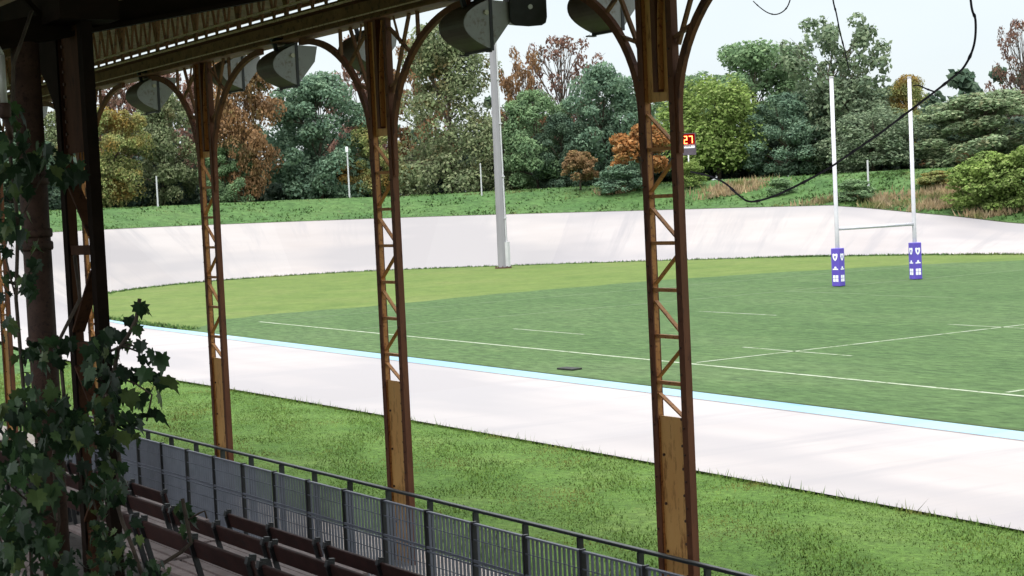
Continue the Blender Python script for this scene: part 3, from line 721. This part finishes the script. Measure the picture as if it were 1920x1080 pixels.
b.build('lettering', MT['board_dark'], t)

def thin_post(px, pyt, depth, label, r=.07, box=False):
    depth = ground_hit(px, depth)
    q = on_bank(px, depth); h = z_at(px, pyt, depth)-q[2]
    t = thing('slim_post', label, 'post', tuple(q), rotv, 'slim pale posts on the embankment')
    b = MB(); b.tube([(0, 0, -.1), (0, 0, h)], [r, r*.8], 8); b.build('shaft', MT['mast_light'], t)
    if box: b = MB(); b.span((-.16, -.12, h-.1), (.1, .12, h+.4)); b.build('lamp_box', MT['pad_white'], t, bevel=.02)
thin_post(657, 283, 368, 'slim pale post with a small box on top, left of the second column', .085, True)
thin_post(905, 306, 366, 'slim pale post just left of the tall mast', .07)
thin_post(1630, 300, 349, 'slim pale post on the grass between the goal uprights', .09)
thin_post(297, 330, 380, 'slim pale post under the olive tree at the left', .08)

# ------------------------------------------------------------------ foliage
def cards(pos, nrm, size, rs, aspect=.62):
    n = len(pos); r = rs.normal(size=(n, 3)); a = np.cross(nrm, r); a /= np.linalg.norm(a, axis=1)[:, None]+1e-9
    b = np.cross(nrm, a); b /= np.linalg.norm(b, axis=1)[:, None]+1e-9
    s = np.asarray(size).reshape(-1, 1)*np.ones((n, 1))
    v = np.stack([pos - a*s, pos - b*s*aspect, pos + a*s, pos + b*s*aspect], 1).reshape(-1, 3)
    return v
def quads_mesh(name, v):
    n = len(v)//4; me = bpy.data.meshes.new(name)
    me.vertices.add(len(v)); me.vertices.foreach_set('co', v.astype(np.float32).ravel())
    me.loops.add(4*n); me.loops.foreach_set('vertex_index', np.arange(4*n, dtype=np.int32))
    me.polygons.add(n); me.polygons.foreach_set('loop_start', np.arange(0, 4*n, 4, dtype=np.int32)); me.polygons.foreach_set('loop_total', np.full(n, 4, np.int32))
    me.update(); me.validate(); return me
def unit(v): return v/(np.linalg.norm(v, axis=1)[:, None]+1e-9)

def crown_mesh(kind, seed, nclump=70, per=110, leaf=.0145, crad=(.075, .13), zb=.08):
    # normalised: height 1, radius about .5
    rs = np.random.RandomState(seed); C_ = []
    while len(C_) < nclump:
        z = rs.uniform(zb, .95); 
        if kind == 'round': rad = math.sqrt(max(0, 1-((z-.5)/.5)**2))**.8
        elif kind == 'dome': rad = math.sqrt(max(0, 1-(max(0, z-.3)/.68)**2))*(.8+.2*min(1, z/.3))
        elif kind == 'cone': rad = (1-z)**.6*.95+.12
        elif kind == 'open': rad = math.sqrt(max(0, 1-((z-.62)/.38)**2)) if z > .3 else 0
        else: rad = math.sqrt(max(0, 1-((z-.55)/.45)**2))
        if rad < .05: continue
        lobes = 1 + .16*math.sin(3*rs.uniform(0, 6.28)) * rs.uniform(.3, 1)
        ang = rs.uniform(0, 2*math.pi); q = (rs.uniform(0, 1)**.42)
        rr = .42*rad*q*lobes
        C_.append((rr*math.cos(ang), rr*math.sin(ang), z))
    C_ = np.array(C_); P_ = []; N_ = []; S_ = []
    for c in C_:
        cr = rs.uniform(*crad); n = int(per*rs.uniform(.6, 1.3)*(cr/np.mean(crad))**1.5)
        d = rs.normal(size=(n, 3)); d[:, 2] += .35; d = unit(d)
        k = rs.uniform(.35, 1.0, (n, 1))**.6
        st = np.array([1, 1, .72]) if kind != 'droop' else np.array([1, 1, 1.0])
        p = c + d*k*cr*st
        if kind == 'droop': p[:, 2] -= (np.linalg.norm(p[:, :2]-c[:2], axis=1)**2)/cr*.8
        nn = unit(d*.7 + rs.normal(size=(n, 3))*.55 + np.array([0, 0, .35]))
        P_.append(p); N_.append(nn); S_.append(rs.uniform(.55, 1.35, n)*leaf)
    return quads_mesh('crown', cards(np.concatenate(P_), np.concatenate(N_), np.concatenate(S_), rs)), C_
def trunk_mesh(C_, seed, thick=.016, base=.0, limbs=22, sides=6):
    rs = np.random.RandomState(seed); b = MB()
    top = .8; jx = rs.uniform(-.03, .03, 6); jy = rs.uniform(-.03, .03, 6)
    zs = np.linspace(-.02, top, 6); tp = [Vector((jx[i]*(i > 0), jy[i]*(i > 0), zs[i])) for i in range(6)]
    b.tube(tp, [thick*1.25, thick, thick*.85, thick*.65, thick*.45, thick*.2], 8)
    idx = rs.permutation(len(C_))[:limbs]
    for i in idx:
        e = Vector(C_[i]); z0 = max(.16, min(e.z*rs.uniform(.45, .75), top-.05)); f = z0/top*5; k = min(int(f), 4); s = tp[k].lerp(tp[k+1], max(0, min(1, (z0-zs[k])/(zs[k+1]-zs[k]))))
        mid = s.lerp(e, .5) + Vector((rs.uniform(-.03, .03), rs.uniform(-.03, .03), rs.uniform(-.02, .05)))
        r0 = thick*.5*(1-z0*.6); b.tube([s, mid, e], [r0, r0*.6, r0*.18], sides, cap=False)
        for _ in range(2):
            e2 = e + Vector(rs.uniform(-.09, .09, 3)); b.tube([mid, mid.lerp(e2, .6) + Vector((0, 0, .02)), e2], [r0*.45, r0*.3, r0*.1], 5, cap=False)
    return b
TPL = {}
def template(key, kind, seed, **k):
    tk = k.pop('trunk', {}); me, C_ = crown_mesh(kind, seed, **k); b = trunk_mesh(C_, seed+1, **tk)
    tm = bpy.data.meshes.new('trunk'); tm.from_pydata(b.v, [], b.f); tm.materials.append(MT['bark']); tm.polygons.foreach_set('use_smooth', [True]*len(b.f)); tm.update()
    me.materials.append(BG); TPL[key] = (me, tm)
template('round', 'round', 11, nclump=100, per=235)
template('round2', 'round', 12, nclump=85, per=250, crad=(.08, .15))
template('dome', 'dome', 13, nclump=105, per=235, zb=.04)
template('dome2', 'dome', 14, nclump=95, per=250, crad=(.07, .14), zb=.03)
template('tall', 'cone', 15, nclump=115, per=250, leaf=.0115, zb=.03, crad=(.08, .14))
template('droop', 'droop', 16, nclump=80, per=210, crad=(.09, .16), leaf=.017, zb=.2)
template('open', 'open', 17, nclump=85, per=36, crad=(.04, .075), leaf=.014, zb=.32, trunk=dict(thick=.018, limbs=60))
template('open2', 'open', 18, nclump=80, per=67, crad=(.05, .085), leaf=.016, zb=.3, trunk=dict(thick=.016, limbs=50))
template('semi', 'round', 19, nclump=85, per=86, crad=(.055, .1), leaf=.018, zb=.15, trunk=dict(limbs=40))
template('young', 'round', 20, nclump=40, per=112, crad=(.1, .17), leaf=.035, zb=.3, trunk=dict(thick=.022))
template('shrub', 'dome', 21, nclump=55, per=125, crad=(.12, .2), leaf=.03, zb=.06, trunk=dict(thick=.012, limbs=18))
template('bush', 'dome', 22, nclump=70, per=154, crad=(.1, .17), leaf=.026, zb=.04, trunk=dict(thick=.012, limbs=18))
rt = random.Random(21)
def tree(px, pyt, wpx, depth, key, mat, label, cat='tree', name='tree', group=None, sink=.0, yaw=None):
    if depth > 200: depth = ground_hit(px, depth-1000)
    else: depth += push(px)
    q = on_bank(px, depth); h = z_at(px, pyt, depth)-q[2]; wd = wpx*depth/FOC
    t = thing(name, label, cat, (q[0], q[1], q[2]-sink), yaw if yaw is not None else rt.uniform(0, 6.28), group)
    me, tm = TPL[key]
    c = bpy.data.objects.new('crown', me); COL.objects.link(c); c.parent = t; c.scale = (wd/.82, wd/.82, h*1.02)
    c.material_slots[0].link = 'OBJECT'; c.material_slots[0].material = mat
    k = bpy.data.objects.new('trunk', tm); COL.objects.link(k); k.parent = t; k.scale = (wd/.82, wd/.82, h*1.02)
    return t
G1 = 'trees on the embankment'
TREES = [
 (20, 250, 190, 150, 'dome', DG, 'dark green tree at the left edge, seen past the vine leaves'),
 (120, 205, 150, 156, 'round', OL, 'olive tree behind the vine-covered column'),
 (222, 205, 130, 148, 'round2', YG, 'yellowing tree with orange patches right beside the vine-covered column'),
 (305, 180, 150, 150, 'dome2', OL, 'olive and yellow tree between the vine-covered column and the next column'),
 (350, 125, 150, 162, 'semi', BP, 'pink-brown chestnut behind the head of the middle-left column'),
 (250, 150, 130, 164, 'semi', BN, 'brown thinning tree behind the yellowing one, upper left'),
 (466, 112, 125, 144, 'round2', OR, 'dense orange-brown chestnut right of the middle-left column'),
 (432, 262, 100, 144, 'dome', MG, 'green tree low beside the middle-left column'),
 (604, 138, 195, 147, 'dome', BG, 'broad blue-green tree between the middle-left and second columns'),
 (690, 75, 130, 162, 'semi', BP, 'tall pink-brown thinning chestnut behind the second column'),
 (705, 235, 110, 146, 'dome2', YG, 'low yellow-green tree behind the second column, above the embankment edge'),
 (800, 80, 130, 160, 'semi', OR, 'orange-red thinning chestnut right of the head of the second column'),
 (848, 50, 235, 148, 'tall', OL, 'tallest olive-green tree, just left of the mast'),
 (955, 205, 90, 160, 'semi', BN, 'dull brown tree directly behind the mast'),
 (990, 92, 90, 158, 'open2', OR, 'leaning thin chestnut with a rusty orange clump, right of the mast'),
 (1062, 62, 165, 161, 'open', BN, 'nearly bare chestnut with dark branches against the sky'),
 (1012, 175, 140, 147, 'dome2', MG, 'rounded dark green tree right of the mast'),
 (1140, 125, 170, 149, 'dome', BG, 'large green tree left of the nearest column'),
 (1060, 215, 110, 146, 'dome', DG, 'dark grey-green tree between the rounded tree and the large green tree'),
 (1285, 140, 150, 158, 'round', MG, 'pale green tree behind the nearest column'),
 (1425, 84, 230, 157, 'round', MG, 'pointed bright green tree behind the light green drooping tree'),
 (1352, 150, 190, 147, 'droop', LG, 'light green drooping tree above the score clock'),
 (1570, 36, 215, 152, 'semi', GG, 'tall grey-green tree with a thin see-through top behind the left upright'),
 (1590, 150, 190, 151, 'dome', GG, 'dense grey-green tree below the thin-topped tall tree'),
 (1475, 180, 150, 148, 'dome2', BG, 'shaded blue-green tree left of the left upright'),
 (1640, 205, 165, 144, 'droop', GG, 'drooping grey-green tree between the goal uprights'),
 (1708, 146, 110, 154, 'tall', YG, 'pointed yellow-green tree behind the right upright'),
 (1855, 172, 270, 146, 'dome', RT, 'broad tree with reddish tinted leaves at the right'),
 (1925, 30, 120, 160, 'open', BN, 'thin lilac-brown tree at the right edge, high against the sky'),
 (1775, 205, 110, 156, 'round', DG, 'dark green tree behind the reddish tinted one'),
]
for a in TREES: tree(a[0], a[1], a[2], a[3], a[4], a[5], a[6], group=G1)
G2 = 'shrubs and young trees on the embankment'
for a in [(1091, 286, 62, 1356, 'young', leaf_mat('tan leaves', [(.16, .1, .05), (.24, .15, .08), (.28, .19, .11)], (.12, .12, .05), .6, .6), 'small tan-leaved young tree on the embankment edge', 'young_tree', 'tree'),
          (1207, 238, 100, 1350, 'young', OB, 'small bright orange young tree beside the nearest column', 'young_tree', 'tree'),
          (1165, 312, 75, 1362, 'shrub', BG, 'fresh green shrub with rising shoots, left of the nearest column', 'shrub', 'shrub'),
          (1300, 305, 44, 1350, 'shrub', LG, 'narrow yellow-green shrub under the score clock', 'shrub', 'shrub'),
          (1602, 338, 62, 1378, 'shrub', MG, 'low green shrub right of the left upright on the embankment', 'shrub', 'shrub'),
          (1465, 336, 44, 1366, 'shrub', MG, 'small green shrub left of the left upright', 'shrub', 'shrub'),
          (1855, 290, 125, 1392, 'bush', LG, 'large light green bush on the embankment at the right', 'shrub', 'shrub'),
          (1925, 280, 110, 1385, 'bush', LG, 'light green bush cut by the right edge', 'shrub', 'shrub'),
          (1758, 322, 60, 1350, 'shrub', YG, 'small yellow-green shrub behind the dry grass', 'shrub', 'shrub')]:
    tree(*a[:7], cat=a[8], name=a[7], group=G2)

# understorey and the wood beyond: masses nobody could count
def mass(name, label, cat, spans, mat, n, leaf, seed):
    rs = np.random.RandomState(seed); P_ = []; N_ = []
    for px0, px1, d0, d1, h0, h1, nn in spans:
        for _ in range(nn):
            px = rs.uniform(px0, px1); dp = rs.uniform(d0, d1) + push(px); q = on_bank(px, dp); h = rs.uniform(h0, h1); zc = q[2] + h*rs.uniform(.05, 1)
            k = rs.randint(40, 90); cr = rs.uniform(.6, 1.4); d = unit(rs.normal(size=(k, 3)) + np.array([0, 0, .3]))
            P_.append(np.array([q[0], q[1], zc]) + d*cr*rs.uniform(.4, 1, (k, 1))); N_.append(unit(d + rs.normal(size=(k, 3))*.6))
    P_ = np.concatenate(P_); N_ = np.concatenate(N_)
    me = quads_mesh(name, cards(P_, N_, rs.uniform(.6, 1.3, len(P_))*leaf, rs)); me.materials.append(mat)
    o = bpy.data.objects.new(name, me); COL.objects.link(o); tag(o, label, cat, None, 'stuff')
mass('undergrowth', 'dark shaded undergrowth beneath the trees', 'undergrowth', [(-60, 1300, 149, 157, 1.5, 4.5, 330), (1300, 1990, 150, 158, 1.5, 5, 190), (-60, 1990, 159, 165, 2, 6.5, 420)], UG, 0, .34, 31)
mass('woodland', 'distant dark wood behind the embankment trees', 'woodland', [(-80, 2000, 166, 176, 6.5, 11, 620)], DG, 0, .5, 32)

# ------------------------------------------------------------------ grass blades and dry grass
def blades(name, label, cat, pts, hs, ws, mat, seed, lean=.35):
    rs = np.random.RandomState(seed); n = len(pts); a = rs.uniform(0, 2*math.pi, n); dx = np.stack([np.cos(a), np.sin(a), np.zeros(n)], 1)*np.asarray(ws).reshape(-1, 1)
    top = pts + np.column_stack([rs.normal(0, lean, (n, 2))*np.asarray(hs).reshape(-1, 1), hs])
    v = np.stack([pts - dx, pts + dx, top], 1).reshape(-1, 3); me = bpy.data.meshes.new(name)
    me.vertices.add(3*n); me.vertices.foreach_set('co', v.astype(np.float32).ravel()); me.loops.add(3*n); me.loops.foreach_set('vertex_index', np.arange(3*n, dtype=np.int32))
    me.polygons.add(n); me.polygons.foreach_set('loop_start', np.arange(0, 3*n, 3, dtype=np.int32)); me.polygons.foreach_set('loop_total', np.full(n, 3, np.int32)); me.update(); me.validate(); me.materials.append(mat)
    o = bpy.data.objects.new(name, me); COL.objects.link(o); tag(o, label, cat, None, 'stuff')
rs = np.random.RandomState(9)
ox = OUTER[sel][:, 0]; oy = OUTER[sel][:, 1]; o_s = np.argsort(ox); ox, oy = ox[o_s], oy[o_s]
n = 240000; X = 58 - 62*rs.uniform(0, 1, n)**1.35; yt = np.interp(X, ox, oy); yb = -20.9 + (X-51)*.047 + .45
Y = yb + (yt-.02-yb)*rs.uniform(0, 1, n); keep = np.sin(X*2.1+np.sin(Y*1.7)*2)+np.sin(Y*2.9+X*.7) + rs.normal(0, .9, n) > -.7
X, Y = X[keep], Y[keep]; hs = rs.uniform(.015, .045, len(X))*(1+.35*np.sin(X*1.3+Y*2.2)); ws = rs.uniform(.006, .014, len(X))
e = 5200; Xe = rs.uniform(-5, 56, e); Ye = np.interp(Xe, ox, oy) - np.abs(rs.normal(0, .09, e)); he = rs.gamma(1.6, .03, e)+.015
tall = rs.uniform(0, 1, e) > .992; he = np.where(tall, he+.14, he)
blades('grass', 'rough green grass between the stand and the track', 'grass', np.column_stack([np.r_[X, Xe], np.r_[Y, Ye], np.full(len(X)+e, .03)]), np.r_[hs, he], np.r_[ws, rs.uniform(.005, .012, e)], TUFT, 10)
# ragged edge along the foot of the banked wall, rough blades on the embankment face
nb = 9000; ii = rs.randint(0, NT_, nb); ii = ii[(IN[ii, 0] < -8)]
jit = OUTN[ii]*(-np.abs(rs.normal(0, .35, len(ii))))[:, None] + tg[ii]*rs.uniform(-1, 1, len(ii))[:, None]
pe = np.column_stack([IN[ii]+jit, np.zeros(len(ii))])
pe = np.column_stack([pe[:, :2], np.full(len(ii), .0)])
nb2 = 24000; jj = rs.choice([i for i in sub if IN[i, 0] < -14], nb2); od = rs.uniform(.3, 17, nb2)
xy = OUTER[jj] + OUTN[jj]*od[:, None] + tg[jj]*rs.uniform(-1.6, 1.6, nb2)[:, None]
zz = np.array([bank_z(i, o) for i, o in zip(jj, od)])
pb = np.column_stack([xy, zz-.05])
hb = rs.uniform(.08, .24, nb2)
blades('embankment_grass', 'rough grass on the embankment and at the foot of the bank', 'grass', np.concatenate([pe, pb]), np.r_[rs.uniform(.05, .2, len(pe)), hb], np.r_[rs.uniform(.03, .07, len(pe)), rs.uniform(.05, .13, nb2)], BTUFT, 11, .6)
DP = []
for cx, cw, y0, y1, k in ((1375, 66, 346, 366, 900), (1770, 78, 350, 394, 1700), (1655, 40, 370, 394, 500), (1870, 80, 394, 408, 600), (1165, 40, 352, 364, 260), (1560, 60, 374, 382, 300)):
    grid = [ground_hit(cx, y) for y in np.linspace(y0, y1, 6)]
    for _ in range(k):
        q = on_bank(rs.normal(cx, cw*.5), np.interp(rs.uniform(0, 5), range(6), grid)); DP.append(q)
DP = np.array(DP); blades('dry_grass', 'patches of tall dry straw-coloured grass on the embankment', 'grass', DP, rs.uniform(.25, .75, len(DP)), rs.uniform(.04, .1, len(DP)), DRY, 12, .3)

# ------------------------------------------------------------------ vines in the stand
LEAF = [(0, 0), (.10, -.10), (.30, -.14), (.28, .03), (.50, .10), (.36, .22), (.44, .46), (.24, .46), (.20, .62), (.10, .66), (0, .98)]
LEAF = LEAF + [(-x, y) for x, y in reversed(LEAF[1:-1])]
def vine(label, stems, leaves, name='climbing_vine'):
    t = thing(name, label, 'vine', tuple(stems[0][0]))
    org = Vector(stems[0][0]); b = MB()
    for st_ in stems: b.tube([Vector(p)-org for p in st_], .006 if len(st_) < 7 else [.012]*len(st_), 6)
    b.build('stem', MT['vine_stem'], t, smooth=True)
    f = MB()
    for (p, size, yaw, pitch, roll) in leaves:
        rot = (Matrix.Rotation(yaw, 3, 'Z') @ Matrix.Rotation(pitch, 3, 'X') @ Matrix.Rotation(roll, 3, 'Y'))
        vs = []
        for x, y in LEAF:
            q = Vector((x*size, y*size, -abs(x)*size*.28 - y*y*size*.22)); vs.append(Vector(p)-org + rot @ q)
        nL = len(vs); mid = Vector(p)-org + rot @ Vector((0, .42*size, -.02*size)); vs.append(mid)
        f.add(vs, [(i, (i+1) % nL, nL) for i in range(nL)])
    f.build('leaves', VL, t)
rv = random.Random(17)
face = math.atan2(-FWD[1], -FWD[0])            # yaw towards the open field side of the camera
def leaf_at(px, py, depth, size=None):
    p = view_point(px, py, depth); size = size*.8 if size else None
    return (p, size or rv.uniform(.10, .19), rv.uniform(0, 6.28), R(rv.uniform(-150, -40)), R(rv.uniform(-50, 50)))
def blob(lst, cx, cy, rx, ry, n, d0, d1, smin=.09, smax=.17):
    for _ in range(n):
        a = rv.uniform(0, 6.28); q = rv.random()**.5
        lst.append(leaf_at(cx+rx*q*math.cos(a), cy+ry*q*math.sin(a), rv.uniform(d0, d1), rv.uniform(smin, smax)))
lv = []
blob(lv, 20, 330, 38, 150, 60, 9.2, 10.2); blob(lv, 75, 300, 38, 36, 26, 9.4, 10.2); blob(lv, 30, 560, 34, 110, 26, 9.4, 10.4, .08, .15); blob(lv, 12, 230, 20, 40, 12, 9.4, 10, .08, .14)
blob(lv, 62, 500, 14, 60, 8, 9.8, 10.3); blob(lv, 130, 310, 30, 25, 10, 9.8, 10.4)
st1 = [[view_point(60, 1080, 9.9), view_point(50, 900, 9.9), view_point(45, 740, 9.9), view_point(30, 560, 9.9), view_point(34, 420, 9.8), view_point(20, 300, 9.8), view_point(25, 120, 9.8), view_point(60, 20, 10)]]
st1 += [[view_point(34, 420, 9.8), view_point(80, 330, 9.9), view_point(130, 300, 10)], [view_point(30, 560, 9.9), view_point(10, 480, 9.8)]]
vine('vine with dark leaves climbing the drainpipe at the left edge', st1, lv)
lv = []
blob(lv, 70, 790, 85, 66, 95, 8.8, 9.9, .1, .18); blob(lv, 40, 930, 62, 100, 90, 8.4, 9.8, .1, .19); blob(lv, 85, 690, 45, 60, 24, 9.4, 10.2, .08, .15); blob(lv, 60, 1040, 80, 50, 62, 8.4, 9.6, .08, .17); blob(lv, 145, 850, 55, 90, 52, 9, 9.9, .08, .16); blob(lv, 100, 640, 45, 22, 10, 9.6, 10.2)
st2 = [[view_point(90, 1090, 9.6), view_point(110, 980, 9.6), view_point(100, 860, 9.6), view_point(120, 740, 9.8), view_point(110, 640, 9.9), view_point(150, 560, 10), view_point(140, 480, 10.2)],
       [view_point(110, 980, 9.6), view_point(40, 930, 9.2), view_point(10, 900, 9)]]
vine('thick mass of vine leaves over the foot of the dark column', st2, lv)
lv = []
for px, py, s in ((262, 570, .15), (243, 596, .13), (255, 612, .11), (226, 622, .15), (213, 615, .11), (240, 640, .12), (265, 640, .13), (284, 655, .13), (292, 672, .12), (305, 664, .19), (268, 672, .14), (275, 690, .16), (295, 700, .16), (312, 706, .18),
                  (250, 700, .16), (230, 690, .15), (215, 700, .17), (205, 680, .15), (283, 732, .21), (262, 742, .18), (300, 735, .17), (240, 735, .18), (222, 740, .16), (210, 760, .16), (290, 768, .18), (275, 775, .17), (255, 785, .16), (235, 775, .18), (215, 800, .17), (230, 812, .14), (200, 720, .16), (190, 650, .14), (196, 620, .13), (180, 760, .16), (170, 690, .15), (165, 650, .13), (245, 800, .13), (255, 812, .1)):
    lv.append(leaf_at(px, py, rv.uniform(9.2, 9.9), s))
    if rv.random() < .6: lv.append(leaf_at(px+rv.uniform(-10, 10), py+rv.uniform(-8, 12), rv.uniform(9.3, 10), s*.8))
blob(lv, 190, 690, 34, 70, 40, 9.4, 10.1, .08, .15); blob(lv, 200, 790, 26, 40, 16, 9.4, 9.9, .08, .15)
st3 = [[view_point(185, 800, 9.8), view_point(200, 730, 9.7), view_point(215, 690, 9.6), view_point(222, 655, 9.6), view_point(240, 630, 9.6), view_point(255, 600, 9.6), view_point(262, 560, 9.6)],
       [view_point(205, 660, 9.6), view_point(240, 645, 9.6), view_point(268, 655, 9.6)], [view_point(208, 657, 9.7), view_point(228, 648, 9.6), view_point(262, 660, 9.6)], [view_point(205, 700, 9.6), view_point(255, 720, 9.5), view_point(285, 740, 9.5), view_point(275, 790, 9.5)]]
vine('vine shoots with jagged leaves reaching right over the pale track', st3, lv)
lv = []
blob(lv, 212, 870, 20, 80, 52, 9.2, 9.8, .07, .15); blob(lv, 185, 960, 22, 70, 30, 9, 9.6, .06, .12); blob(lv, 225, 1020, 40, 55, 32, 8.8, 9.5, .06, .12); blob(lv, 165, 1050, 50, 34, 16, 8.8, 9.4, .06, .12); blob(lv, 295, 1062, 34, 20, 12, 8.8, 9.3, .06, .11)
st4 = [[view_point(200, 740, 9.6), view_point(215, 800, 9.5), view_point(225, 870, 9.5), view_point(215, 930, 9.4), view_point(230, 980, 9.3), view_point(250, 1030, 9.2), view_point(270, 1090, 9.1)], [view_point(160, 880, 9.5), view_point(178, 950, 9.4), view_point(195, 1010, 9.3), view_point(200, 1080, 9.2)]]
vine('hanging vine strands over the benches at lower left', st4, lv)
lv = []
for px, py, s in ((345, 945, .14), (352, 958, .13), (338, 962, .12), (356, 975, .11), (346, 985, .12), (340, 975, .1), (352, 1000, .09), (360, 968, .09), (330, 950, .08), (356, 1010, .06)): lv.append(leaf_at(px, py, rv.uniform(9.5, 9.8), s))
q0 = view_point(358, 1018, 9.6)
st5 = [[view_point(250, 1090, 9.4), view_point(300, 1060, 9.5), view_point(340, 1035, 9.6), q0, view_point(352, 985, 9.6), view_point(346, 955, 9.6), view_point(342, 935, 9.6)], [view_point(352, 975, 9.6), view_point(374, 962, 9.6), view_point(384, 958, 9.6), view_point(388, 972, 9.6)]]
vine('single leafy vine tip standing up over the second-row bench', st5, lv)

def tendril(label, pts, r):
    P_ = np.array([view_point(*p) for p in pts]); S_ = catmull(P_, 6); org = Vector(S_[0]); b = MB(); n = len(S_)
    b.tube([Vector(p)-org for p in S_], [r*(1-.35*i/n)*(1.0 + (.45 if i % 11 == 5 else 0)) for i in range(n)], 7)
    tag(b.build('vine_tendril', MT['twig'], loc=tuple(S_[0]), smooth=True), label, 'twig', 'bare vine twigs hanging from the roof')
tendril('long dark bare twig curving down across the sky and the goal uprights', [(1800, -420, 5.9), (1812, -150, 5.8), (1820, 0, 5.77), (1829, 38, 5.7), (1826, 85, 5.62), (1808, 125, 5.55), (1783, 148, 5.5), (1745, 178, 5.45), (1700, 212, 5.4), (1650, 250, 5.35), (1600, 284, 5.3), (1550, 318, 5.25), (1500, 345, 5.2), (1450, 368, 5.15), (1408, 378, 5.1), (1385, 366, 5.1), (1360, 344, 5.12), (1330, 330, 5.15), (1295, 322, 5.2)], .0046)
tendril('short thin side twig forking from the long dark twig', [(1752, 172, 5.46), (1738, 167, 5.47), (1722, 160, 5.48), (1712, 161, 5.48)], .003)
tendril('thin pale hanging twig above the tall grey-green tree', [(1540, -260, 7), (1555, -60, 7), (1562, 0, 7), (1568, 25, 7), (1575, 60, 7), (1585, 100, 7), (1592, 132, 7)], .004)
tendril('tiny curled twig at the top edge, right of the nearest column', [(1500, -150, 7), (1486, -30, 7), (1480, 4, 7), (1470, 20, 7), (1455, 27, 7), (1440, 24, 7), (1425, 14, 7), (1412, 2, 7)], .0032)

# ------------------------------------------------------------------ light
SUN_EL, SUN_AZ = R(58), R(150)
w = bpy.data.worlds.new('World'); scene.world = w; w.use_nodes = True; nt = w.node_tree; nt.nodes.clear()
out = nd(nt, 'ShaderNodeOutputWorld'); bg = nd(nt, 'ShaderNodeBackground'); bg.inputs[1].default_value = .1
sky = nd(nt, 'ShaderNodeTexSky', sky_type='NISHITA', sun_disc=False); sky.sun_elevation = SUN_EL; sky.sun_rotation = SUN_AZ; sky.air_density = 1; sky.dust_density = 3
tc = nd(nt, 'ShaderNodeTexCoord'); sp = nd(nt, 'ShaderNodeSeparateXYZ'); nt.links.new(tc.outputs['Generated'], sp.inputs[0])
cloud = ramp(nt, sp.outputs[2], [(0.0, (3.35, 3.58, 3.66)), (.22, (3.45, 3.72, 3.8)), (.5, (10.2, 10.5, 10.6)), (1.0, (15.5, 15.6, 15.6))])
cl = noise(nt, mapping(nt, tc.outputs['Generated'], (1, 1, 2.5)), 2.2, 4, .55)
cloud = mix(nt, 1.0, cloud, ramp(nt, cl, [(.3, (.93, .95, .97)), (.7, (1.05, 1.04, 1.03))]), 'MULTIPLY')
nt.links.new(mix(nt, .88, sky.outputs[0], cloud), bg.inputs[0]); nt.links.new(bg.outputs[0], out.inputs[0])
sl = bpy.data.lights.new('sun', 'SUN'); sl.energy = .8; sl.angle = R(25); sl.color = (1, .97, .92)
so = bpy.data.objects.new('sun', sl); COL.objects.link(so)
d = Vector((math.sin(SUN_AZ)*math.cos(SUN_EL), math.cos(SUN_AZ)*math.cos(SUN_EL), math.sin(SUN_EL)))
so.rotation_euler = d.to_track_quat('Z', 'Y').to_euler(); so.location = (0, -40, 60)
vs = scene.view_settings; vs.view_transform = 'Standard'; vs.look = 'None'; vs.gamma = 1; vs.exposure = 1.45; vs.use_curve_mapping = False
scene.render.film_transparent = False
scene.cycles.max_bounces = 6; scene.cycles.diffuse_bounces = 4; scene.cycles.transmission_bounces = 3; scene.cycles.use_denoising = True
